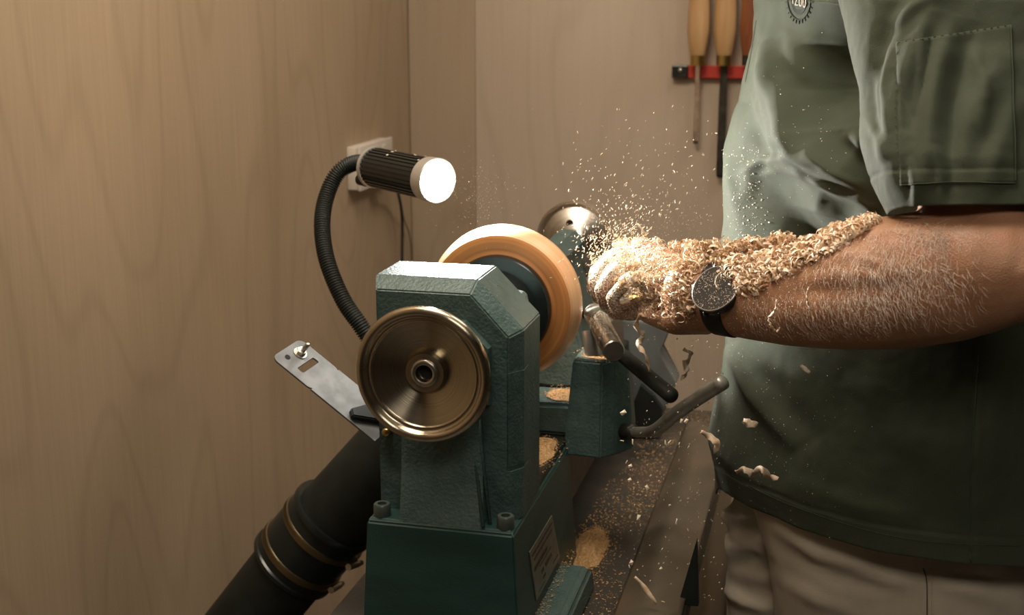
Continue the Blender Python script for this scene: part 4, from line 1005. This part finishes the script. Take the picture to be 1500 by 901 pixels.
tn = leg(1, [(700, 1100), (745, 1105), (800, 1122), (850, 1130), (901, 1138), (1100, 1150)], 'trouser_leg', .055, .19, .15,
         [([(1125, 770), (1200, 812), (1300, 835)], .008, 12, 12), ([(1140, 800), (1220, 845), (1330, 870)], -.005, 10, 10), ([(1130, 830), (1200, 880), (1260, 901)], .006, 12, 12), ([(1360, 850), (1440, 868), (1500, 900)], .007, 12, 12),
          ([(1380, 840), (1450, 850), (1500, 860)], -.005, 8, 8), ([(1250, 840), (1340, 860)], .004, 10, 10), ([(1345, 835), (1352, 870), (1358, 901)], .003, 6, 6)], .98)
tn_bvh = bvh_of(tn)
stitch(tn_bvh, [(1352, 832), (1357, 850), (1358, 880), (1358, 905)], 'side_seam', tn, M['seam_tan'], .0009, .0002)
stitch(tn_bvh, [(1364, 832), (1365, 860), (1365, 905)], 'side_seam', tn, M['trouser'], .0009, .0004)
for s, fwd in ((1, -.02), (-1, .07)):
    an = TC + left * (.09 * s) + face * fwd; bm = bmesh.new()
    blob(bm, [(an - face * .05 + Vector((0, 0, .055)), .05, .042), (an + face * .06 + Vector((0, 0, .045)), .042, .046), (an + face * .16 + Vector((0, 0, .032)), .03, .042)], 20)
    for v_ in bm.verts: v_.co.z = max(v_.co.z, .001)
    build('shoe', bm, M['black'], PR, True)

# ---------------- arm hair (countless)
def rp(x, y):
    return on(body_bvh, x, y, 0)
bm = bmesh.new()
def hair(x, y, L_, ang, r_):
    p, n0 = rp(x, y)
    if p is None or p.y > 1.45: return
    sx_, sy_ = npx(np.array([list(p)])); 
    t0 = (RT * math.cos(ang) - UP * math.sin(ang)); t0 = (t0 - n0 * t0.dot(n0)).normalized()
    sdv = t0.cross(n0); cv_ = rnd.uniform(-.5, .5)
    q = [p, p + t0 * L_ * .4 + n0 * L_ * .22, p + t0 * L_ * .8 + n0 * L_ * .30 + sdv * L_ * cv_ * .3, p + t0 * L_ * 1.1 + n0 * L_ * .22 + sdv * L_ * cv_ * .6]
    tube(bm, q, [r_, r_ * .9, r_ * .7, r_ * .25], 3, hint=tuple(n0))
for i in range(1700):
    cx = rnd.gauss(1310, 62); cy = rnd.gauss(405, 42)
    if i % 9 == 0: cx, cy = rnd.gauss(1365, 22), rnd.gauss(345, 12)
    if not (1090 < cx < 1440 and 325 < cy < 480): continue
    hair(cx, cy, rnd.uniform(.006, .013), rnd.gauss(1.25, .55), .00013)
for i in range(500): hair(rnd.uniform(1090, 1300), rnd.uniform(430, 490), rnd.uniform(.005, .01), rnd.gauss(1.0, .6), .0001)
build('arm_hair', bm, M['hair'], PR, kind='stuff', label='fine pale forearm hair catching the lamp light')

# ==================================================================== WATCH
wc, wn = on(body_bvh, 1048, 422, .0)
wax = (st[9][0] - st[12][0]).normalized()     # along forearm
wn = (-FW * .88 + UP * .40 - RT * .30).normalized(); wn = (wn - wax * wn.dot(wax) * .75).normalized()
wctr = A(1050, 434, Y=1.40)
W = root('wristwatch', wctr, 'round black wristwatch strapped on the wrist, speckled with dust', 'watch')
# strap: elliptical band around forearm
d_, u_, v_ = frame(wax)
bm = bmesh.new(); nn2 = 64; sl_ = []
cw = st[11][0]
axw = (wax + Vector((0, 0, -.16))).normalized()
for kk in (-.5, -.42, .42, .5):
    rg_ = []
    for i in range(nn2):
        a = 2 * math.pi * i / nn2; dr = (u_ * math.cos(a) + v_ * math.sin(a)); o0 = cw + axw * (kk * .027) + Vector((0.019, 0, 0))
        h = body_bvh.ray_cast(o0 + dr * .07, -dr); rad = .07 - h[3] if h[0] and h[3] < .07 else .03
        rg_.append(rad)
    rg_ = np.array(rg_); rg_ = np.convolve(np.concatenate([rg_[-3:], rg_, rg_[:3]]), np.ones(7) / 7, 'valid')
    sl_.append([cw + axw * (kk * .027) + Vector((0.019, 0, 0)) + (u_ * math.cos(2 * math.pi * i / nn2) + v_ * math.sin(2 * math.pi * i / nn2)) * (rg_[i] + (.0022 if abs(kk) < .45 else .0012)) for i in range(nn2)])
loft(bm, sl_, False, False); so = build('strap', bm, M['strap'], W, True); so.modifiers.new('t', 'SOLIDIFY').thickness = .0012
cc_, cn_ = on(body_bvh, 1049, 424, 0)
ctop = A(1047, 422, Y=cc_.y - .012)
RW = .0275
cb = ctop - wn * .011
bm = bmesh.new(); lathe(bm, cb, wn, [(-.003, RW * .85), (0, RW * .97), (.006, RW), (.0092, RW * .985)], 64); build('case', bm, M['black_gloss'], W, True, auto=35)
bm = bmesh.new(); lathe(bm, cb + wn * .0092, wn, [(0, RW * .99), (.0014, RW * .985), (.0018, RW * .965), (.0018, RW * .94), (.0008, RW * .92)], 64, False, False); build('bezel', bm, M['bezel_metal'], W, True, auto=35)
bm = bmesh.new(); lathe(bm, cb + wn * .0098, wn, [(0, RW * .945), (.0006, RW * .94), (.0006, 0)], 64, False, True); dl = build('dial', bm, M['dial'], W, True, auto=35)
wt_, wu_, wv_ = frame(wn)
bm = bmesh.new(); lathe(bm, cb - wu_ * (RW + .001) + wn * .004, -wu_, [(0, .0028), (.003, .0030), (.0033, .002)], 16); build('crown', bm, M['silver'], W, True)
for a in (60, 120, 240, 300):
    a = math.radians(a); q = cb + (wax * math.cos(a) * .6 + wax.cross(wn) * math.sin(a)) * RW * 1.0 + wn * .003
    bm = bmesh.new(); tube(bm, [q, q + wax.cross(wn) * math.copysign(.004, math.sin(a)) - wn * .005], .0026, 10); build('lug', bm, M['black_gloss'], W, True)
bm = bmesh.new()
for i in range(380):
    rr = RW * .92 * math.sqrt(rnd.random()); a = rnd.uniform(0, 6.283); c = cb + wn * .0105 + (wu_ * math.cos(a) + wv_ * math.sin(a)) * rr; sz = rnd.uniform(.0002, .0006)
    b5 = rnd.uniform(0, 3.14); e1 = (wu_ * math.cos(b5) + wv_ * math.sin(b5)) * sz * rnd.uniform(.8, 1.8); e2 = wn.cross(e1).normalized() * sz
    bs = [c - e1, c + e2, c + e1, c - e2]; ap = bm.verts.new(c + wn * sz); V4 = [bm.verts.new(q) for q in bs]
    for k in range(4): bm.faces.new((V4[k], V4[(k + 1) % 4], ap))
    bm.faces.new(V4)
build('dust_specks', bm, M['whitedust'], dl, kind='stuff')

# ==================================================================== SHAVINGS
def curl_mesh(turns, rad, width, pitch, seg=14, taper=.5, wav=.0):
    vs, fs = [], []; r0 = random.Random(int(turns * 100 + rad * 1e5 + width * 1e6))
    for i in range(seg + 1):
        t = i / seg; a = turns * 2 * math.pi * t; rr = rad * (1 - taper * t) * (1 + wav * math.sin(3 * a)); c = Vector((rr * math.cos(a), pitch * t, rr * math.sin(a)))
        w2 = width / 2 * (.35 + .65 * math.sin(math.pi * min(max(t, .06), .94)) ** .5); vs += [c + Vector((0, -w2, 0)), c + Vector((0, w2, 0)) * 1.0]
        if i: k = 2 * i; fs.append((k - 2, k - 1, k + 1, k))
    return [tuple(v_) for v_ in vs], fs
CURLS = [curl_mesh(*p) for p in ((1.3, .0032, .0020, .003), (.8, .0045, .0016, .002), (1.8, .0026, .0016, .005), (.55, .0065, .0018, .001), (1.1, .0038, .0026, .004), (2.2, .0022, .0012, .007), (.9, .0055, .0012, .006), (1.5, .0030, .0030, .004))]
def curl_me(k, name='curl'):
    vs, fs = CURLS[k]; me_ = bpy.data.meshes.new(name); me_.from_pydata(vs, [], fs); me_.polygons.foreach_set('use_smooth', [True] * len(fs)); me_.materials.append(M['shaving']); return me_
CM = [curl_me(k, 'wood_curl') for k in range(len(CURLS))]
def rrot(): return Matrix.Rotation(rnd.uniform(0, 6.28), 4, 'X') @ Matrix.Rotation(rnd.uniform(0, 6.28), 4, 'Y') @ Matrix.Rotation(rnd.uniform(0, 6.28), 4, 'Z')
# height of the heap over the arm's top edge, px
TOPE = [(930, 350), (960, 352), (1000, 356), (1045, 360), (1100, 355), (1150, 348), (1185, 340), (1215, 332), (1260, 324), (1290, 318)]
LOWE = [(905, 425), (930, 445), (960, 466), (1010, 462), (1045, 440), (1100, 430), (1150, 405), (1190, 385), (1230, 362), (1260, 342), (1290, 325)]
def heap_point():
    x = rnd.uniform(905, 1285) if rnd.random() < .85 else rnd.uniform(930, 1120)
    t = lerp_tab(TOPE, x); l = lerp_tab(LOWE, x); f = rnd.random() ** 1.35; y = t + (l - t) * f
    if (x - 1046) ** 2 / 35 ** 2 + (y - 426) ** 2 / 38 ** 2 < 1 and not (x > 1052 and y < 408): return None
    yy = y
    p = None
    for k in range(14):
        p, n0 = on(body_bvh, x, yy, 0)
        if p is not None and p.y < 1.62: break
        yy += 5; p = None
    if p is None: return None
    lift = UP * max(0, (yy - y)) * 1.4 / FPX
    p = p + n0 * rnd.uniform(.0, .0025) + lift + FW * (rnd.uniform(0, .035) if yy > y or f < .25 else 0)
    return p, x, y
n_ind = 0; cop = []
tmpv, tmpf = [], []
tries = 0
while n_ind < 300 or len(tmpv) < 2000 * 30:
    tries += 1
    if tries > 9000: break
    hp_ = heap_point()
    if hp_ is None: continue
    p, x, y = hp_; k = rnd.randrange(len(CURLS)); s = rnd.uniform(.8, 1.75) * (.75 if x < 1000 else 1)
    Mx = Matrix.Translation(p) @ rrot() @ Matrix.Scale(s, 4)
    if n_ind < 300 and rnd.random() < .2:
        o = bpy.data.objects.new('wood_shaving', CM[k]); C.objects.link(o); o.matrix_world = Mx
        zn = 0 if x < 985 else 1 if x < 1045 else 2 if x < 1110 else 3 if x < 1190 else 4
        o['label'] = ('curly maple shaving heaped on the knuckles and back of hand', 'curly maple shaving heaped on the wrist left of the watch', 'curly maple shaving heaped directly above and right of the watch', 'curly maple shaving heaped on the middle of the forearm', 'curly maple shaving at the elbow end of the heap, below the sleeve')[zn]
        o['category'] = 'shaving'; o['group'] = ('shavings on the hand', 'shavings on the wrist', 'shavings by the watch', 'shavings on mid forearm', 'shavings near the elbow')[zn]; n_ind += 1
    else:
        b0 = len(tmpv); tmpv += [tuple(Mx @ Vector(v_)) for v_ in CURLS[k][0]]; tmpf += [tuple(b0 + i for i in f) for f in CURLS[k][1]]
def raw(name, vs, fs, m, label, cat, kind='stuff', group=None, loc=None):
    loc = Vector(loc) if loc else Vector((0, 0, 0)); me_ = bpy.data.meshes.new(name); me_.from_pydata([tuple(Vector(v_) - loc) for v_ in vs], [], fs); me_.materials.append(m)
    o = bpy.data.objects.new(name, me_); C.objects.link(o); o.location = loc; o['label'] = label; o['category'] = cat
    if kind: o['kind'] = kind
    if group: o['group'] = group
    return o
raw('shaving_heap', tmpv, tmpf, M['shaving'], 'dense bed of fine curly shavings covering the forearm and hand', 'shavings')
# the individually recognisable curls
def ribbon(name, pts, wd, lab, Yv, m=None, tw=2.5, group=None):
    P3 = spline([A(x, y, Y=Yv + dy) for x, y, dy in pts], 7); bm = bmesh.new(); prev = None
    for i, p in enumerate(P3):
        t = (P3[min(i + 1, len(P3) - 1)] - P3[max(i - 1, 0)]).normalized(); h = t.cross(-FW).normalized(); h = Matrix.Rotation(tw * math.sin(i * .5), 3, t) @ h
        w2 = wd * (.45 + .55 * math.sin(math.pi * (i + .5) / len(P3))) / 2; a = bm.verts.new(p - h * w2); b6 = bm.verts.new(p + h * w2)
        if prev: bm.faces.new((prev[0], prev[1], b6, a))
        prev = (a, b6)
    o = build(name, bm, m or M['shaving'], None, True, loc=P3[0], label=lab, cat='shaving', group=group); o.modifiers.new('t', 'SOLIDIFY').thickness = .0004; return o
ribbon('wood_shaving', [(1057, 398, 0), (1048, 410, -.004), (1052, 424, -.002), (1060, 435, -.004), (1050, 447, -.003), (1055, 453, 0)], .0026, 'curly shaving lying across the watch dial', 1.352)
ribbon('wood_shaving', [(1068, 392, 0), (1062, 402, -.003), (1072, 408, .003), (1082, 400, 0), (1078, 415, -.003), (1090, 420, 0), (1086, 408, .003)], .003, 'looped shaving lying over upper edge of the watch', 1.35)
ribbon('wood_shaving', [(1137, 438, 0), (1135, 455, -.004), (1126, 467, 0), (1130, 478, -.004), (1137, 486, 0), (1142, 480, .004)], .0035, 'twisted shaving dangling from the forearm beside the watch', 1.297)
ribbon('wood_shaving', [(1184, 420, 0), (1182, 440, -.003), (1188, 455, .003), (1192, 470, 0)], .003, 'thin S-shaped shaving clinging to the mid forearm', 1.272)
ribbon('wood_shaving', [(955, 465, 0), (938, 462, -.006), (932, 480, 0), (944, 492, .006), (934, 505, 0), (946, 520, -.006), (951, 545, 0)], .008, 'long curled ribbon shaving falling below the hand', 1.47, tw=1.2)
ribbon('wood_shaving', [(1001, 511, 0), (1012, 520, -.006), (1003, 533, .004), (1006, 545, 0), (997, 556, .003)], .009, 'pale twisted shaving falling above the steel lever', 1.47, M['chip'], tw=1.2)
ribbon('wood_shaving', [(1027, 632, 0), (1040, 640, 0), (1050, 650, -.004), (1048, 664, 0)], .009, 'curved shaving falling in front of the shirt edge', 1.38, tw=.8)
ribbon('wood_shaving', [(1088, 616, 0), (1097, 620, -.003), (1110, 622, 0)], .010, 'small broad shaving falling before the lower shirt', 1.36, tw=.8)
ribbon('wood_shaving', [(1078, 692, 0), (1090, 688, -.004), (1103, 694, .004), (1116, 688, 0), (1126, 698, .004), (1140, 701, 0)], .010, 'long wavy shaving falling before the shirt hem', 1.36, tw=.9)
ribbon('wood_shaving', [(1173, 535, 0), (1180, 541, 0), (1186, 546, 0)], .005, 'small pale chip falling just under the forearm', 1.33, M['chip'], tw=.5)
ribbon('wood_shaving', [(922, 338, 0), (935, 330, -.004), (944, 344, .004), (950, 338, 0)], .005, 'pale curl rising above the knuckles', 1.5, M['chip'], tw=1.2)
ribbon('wood_shaving', [(930, 845, 0), (945, 862, 0), (962, 885, 0)], .006, 'long straight shaving lying on the bench', 1.42, tw=.5)
# flying chips
CH = []
for k in range(6):
    r0 = random.Random(k); l_, w_, t3 = (1, .32, .10) if k < 4 else (1, .75, .18)
    vs = [(-l_, -w_ * r0.uniform(.3, 1), 0), (l_ * r0.uniform(.4, 1), -w_, t3), (l_, w_ * r0.uniform(0, .8), 0), (-l_ * r0.uniform(.3, 1), w_, t3), (0, 0, t3 * 3)]
    fs = [(0, 1, 4), (1, 2, 4), (2, 3, 4), (3, 0, 4), (3, 2, 1, 0)]
    me_ = bpy.data.meshes.new('wood_chip'); me_.from_pydata(vs, [], fs); me_.materials.append(M['chip']); CH.append((me_, vs, fs))
def chip_obj(p, s, rot, name, lab, cat, grp, k):
    o = bpy.data.objects.new(name, CH[k][0]); C.objects.link(o); o.matrix_world = Matrix.Translation(p) @ rot @ Matrix.Scale(s, 4)
    o['label'] = lab; o['category'] = cat; o['group'] = grp
big = [(904, 160, 4), (882, 184, 5), (917, 176, 3), (958, 165, 3), (976, 190, 4), (975, 212, 4), (960, 220, 4), (913, 230, 7), (850, 245, 6), (943, 257, 4), (988, 231, 5), (1004, 216, 4), (1013, 228, 4), (1014, 243, 5), (987, 252, 7), (1030, 226, 7), (1042, 196, 6), (1016, 205, 3),
       (1031, 260, 5), (1037, 264, 4), (870, 278, 6), (982, 272, 3), (978, 286, 4), (962, 293, 4), (989, 296, 4), (1006, 255, 3), (940, 302, 6), (907, 305, 5), (850, 240, 4), (880, 247, 2), (1049, 195, 4), (1060, 225, 5), (1020, 312, 3), (780, 160, 2), (790, 120, 2)]
up_dir = (RT * .25 + UP).normalized()
for x, y, s in big:
    chip_obj(A(x, y, Y=1.5), s * .42 / FPX * 1.5, rrot(), 'wood_chip', *(('larger pale wood chip flying right of the tailstock wheel near the hanging chisels', 'wood chip', 'larger chips near the chisels') if x > 950 else ('larger pale wood chip flying above the tailstock wheel', 'wood chip', 'larger chips above the tailstock')), rnd.randrange(4, 6))
dv, df = [], []
def streak_rot():
    a = rnd.gauss(1.15, .5); x_ = (RT * math.cos(a) + UP * math.sin(a)).normalized(); z_ = (-FW + RT * rnd.uniform(-.4, .4)).normalized(); y_ = z_.cross(x_).normalized(); z_ = x_.cross(y_)
    return Matrix((x_, y_, z_)).transposed().to_4x4()
def addstuff(p, s, rot, k):
    b0 = len(dv); Mx = Matrix.Translation(p) @ rot @ Matrix.Scale(s, 4); dv.extend([tuple(Mx @ Vector(v_)) for v_ in CH[k][1]]); df.extend([tuple(b0 + i for i in f) for f in CH[k][2]])
cnt = 0
for i in range(1500):
    # fan rising from the tool tip
    r0 = abs(rnd.gauss(0, 1)); ang = rnd.gauss(1.05, .42); rad = 14 + 85 * rnd.expovariate(1.15)
    x = 872 + rad * math.cos(ang); y = 405 - rad * math.sin(ang) * .95
    if i % 3 == 0: x = rnd.gauss(900, 34); y = rnd.gauss(365, 30)
    if y > 392 - max(0, (x - 870)) * .75 + 8 and x > 862: continue
    if x < 790 or y < 150 or x > 1060: continue
    p = A(x, y, Y=rnd.gauss(1.55, .03))
    if cnt < 265 and rnd.random() < .45:
        chip_obj(p, rnd.uniform(1.3, 3.2) / FPX * 1.5, streak_rot(), 'wood_chip', *(('tiny pale chip in the dense spray between bowl and hand', 'wood chip', 'chips in the dense spray') if y > 318 else ('tiny pale chip in the thin spray above tailstock wheel and knuckles', 'wood chip', 'chips in the thin upper spray')), rnd.randrange(4)); cnt += 1
    else: addstuff(p, rnd.uniform(.8, 2.0) / FPX * 1.5, streak_rot(), rnd.randrange(4))
for i in range(900):   # haze of specks right of the spray, round the lens, and falling under the rest
    c = i % 3
    if c == 0: x, y = rnd.uniform(930, 1060), 350 - abs(rnd.gauss(0, 45))
    elif c == 1: x, y = rnd.gauss(700, 28), rnd.gauss(285, 28)
    else: x, y = rnd.uniform(920, 1060), rnd.uniform(470, 900)
    if c == 0 and x > 1045: continue
    addstuff(A(x, y, Y=rnd.uniform(1.42, 1.6)), (rnd.uniform(.35, .7) if c < 2 else rnd.uniform(.6, 1.7)) / FPX * 1.5, streak_rot(), rnd.randrange(6))
raw('flying_dust', dv, df, M['chip'], 'haze of tiny wood specks flying round the bowl, lamp and lever', 'wood dust')
# dust clinging to hand, bar, shirt
dv, df = [], []
def cling(bvh, n_, fx, fy, s0, s1, test=None):
    for i in range(n_):
        x, y = fx(), fy(); p, nn_ = on(bvh, x, y, .0003)
        if p is None or (test and not test(p)): continue
        z_ = nn_; x_ = z_.orthogonal().normalized(); x_ = Matrix.Rotation(rnd.uniform(0, 6.28), 3, z_) @ x_; y_ = z_.cross(x_)
        addstuff(p, rnd.uniform(s0, s1), Matrix((x_, y_, z_)).transposed().to_4x4(), rnd.randrange(6))
nearhand = lambda p: p.y < 1.62 and p.x < .05
cling(body_bvh, 13000, lambda: rnd.gauss(920, 40), lambda: rnd.gauss(395, 34), .0005, .0013, nearhand)
cling(body_bvh, 1500, lambda: rnd.uniform(960, 1290), lambda: rnd.uniform(340, 500), .0003, .0009, nearhand)
raw('clinging_dust', dv, df, M['whitedust'], 'pale dust and flakes coating the gripping hand and wrist', 'wood dust')
dv, df = [], []
cling(shirt_bvh, 200, lambda: rnd.gauss(1092, 20), lambda: rnd.uniform(215, 350), .0004, .0013)
cling(shirt_bvh, 120, lambda: rnd.gauss(1140, 45), lambda: rnd.gauss(220, 60), .0003, .0008)
cling(shirt_bvh, 520, lambda: 1045 + abs(rnd.gauss(0, 90)), lambda: rnd.uniform(500, 830), .0002, .0007)
raw('shirt_dust', dv, df, M['whitedust'], 'scattered wood flecks stuck to the front of the green shirt', 'wood dust')
# sawdust heaps: real little mounds with grains
def heap(name, cx, cy, z, rx, ry, h, lab, n=26, grains=600, parent=None):
    bm = bmesh.new(); G2 = {}
    for i in range(n + 1):
        for j in range(n + 1):
            u_, v_ = i / n * 2 - 1, j / n * 2 - 1; k = max(abs(u_), abs(v_)) / max(1e-6, math.hypot(u_, v_)); X0, Y0_ = u_ * k, v_ * k; rr = math.hypot(X0, Y0_)
            e = 1 + .18 * pnoise(Vector((X0 * 2.3 + cx * 9, Y0_ * 2.3 + cy * 9, 1)))
            hh = h * max(0, (1 - rr ** 1.6)) * (1 + .5 * pnoise(Vector((X0 * 5, Y0_ * 5, cx * 30))))
            G2[i, j] = bm.verts.new((cx + X0 * rx * e, cy + Y0_ * ry * e, z + .0004 + hh + .0006 * rnd.random() * (rr < .97)))
    for i in range(n):
        for j in range(n): bm.faces.new((G2[i, j], G2[i + 1, j], G2[i + 1, j + 1], G2[i, j + 1]))
    for g_i in range(grains):
        a, q_ = rnd.uniform(0, 6.283), math.sqrt(rnd.random()) * rnd.choice((1.15, 1.15, 1.7)); x, y = cx + rx * q_ * math.cos(a), cy + ry * q_ * math.sin(a); s = rnd.uniform(.0005, .0016)
        zz_ = z + h * max(0, 1 - q_ ** 1.6) + .0004; t1 = rnd.uniform(0, 3.14); e1 = Vector((math.cos(t1), math.sin(t1), rnd.uniform(-.3, .3))) * s; e2 = Vector((-e1.y, e1.x, 0)) * .5; c = Vector((x, y, zz_ + s * .5))
        q4 = [bm.verts.new(c - e1), bm.verts.new(c + e2), bm.verts.new(c + e1), bm.verts.new(c - e2)]; tp = bm.verts.new(c + Vector((0, 0, s * .6)))
        for k in range(4): bm.faces.new((q4[k], q4[(k + 1) % 4], tp))
    return build(name, bm, M['dust'], None, loc=(cx, cy, z), label=lab, cat='sawdust', kind='stuff')
p = A(862, 805, Z=BZ); heap('sawdust_heap', p.x, p.y, BZ, .024, .075, .013, 'round mound of orange sawdust on the bench beside the lathe foot', grains=1400)
p = A(806, 660, Z=ZB); heap('sawdust_on_bed', -.352, 1.53, ZB, .022, .06, .012, 'pale shavings piled on the lathe bed below the bowl', grains=900)
heap('sawdust_on_arm', -.335, 1.64, ZB + .046, .028, .028, .003, 'dusting of sawdust on the casting below the bowl', grains=500)
heap('sawdust_on_post', -.287, 1.630, zt_, .024, .024, .004, 'sawdust collar on top of the green post around the stem', grains=500)
# coarse litter over the bench
dv, df = [], []
for i in range(9500):
    x = rnd.uniform(-.325, BX1 - .003); y = rnd.uniform(1.0, 2.28)
    if pnoise(Vector((x * 14, y * 6, 2))) < rnd.uniform(-.6, .25): continue
    addstuff(Vector((x, y, BZ + .0006)), rnd.uniform(.0005, .0019), Matrix.Rotation(rnd.uniform(0, 6.28), 4, 'Z') @ Matrix.Rotation(rnd.uniform(-.3, .3), 4, 'X'), rnd.randrange(6))
for i in range(700): addstuff(Vector((rnd.uniform(-.325, -.30), rnd.uniform(1.3, 1.55), BZ + .036)), rnd.uniform(.0004, .0012), Matrix.Rotation(rnd.uniform(0, 6.28), 4, 'Z'), rnd.randrange(6))
raw('bench_litter', dv, df, M['dust'], 'loose chips and dust strewn across the dark bench top', 'wood dust')
# dust on the rest bar
dv, df = [], []
dbar, ub, vb = frame(p1_ - p0_)
for i in range(900):
    s = rnd.random() ** 1.2 * .8; a = rnd.gauss(1.6, .9); n0 = (ub * math.cos(a) + vb * math.sin(a))
    if n0.z < -.3: continue
    x_ = dbar; z_ = n0; y_ = z_.cross(x_); addstuff(p0_.lerp(p1_, s) + n0 * .0137, rnd.uniform(.0003, .0010), Matrix((x_, y_, z_)).transposed().to_4x4() @ Matrix.Rotation(rnd.uniform(0, 3), 4, 'Z'), rnd.randrange(6))
raw('bar_dust', dv, df, M['whitedust'], 'fine dust caked on the steel rest bar below the hand', 'wood dust')
for i in range(26):     # chips falling under the lever
    x, y = rnd.uniform(905, 1010), rnd.uniform(600, 890)
    chip_obj(A(x, y, Y=rnd.uniform(1.35, 1.5)), rnd.uniform(2.0, 5.0) / FPX * 1.45, streak_rot(), 'wood_chip', 'blurry chip falling through the air over the bench, below the lever', 'wood chip', 'chips falling over the bench', rnd.randrange(6))
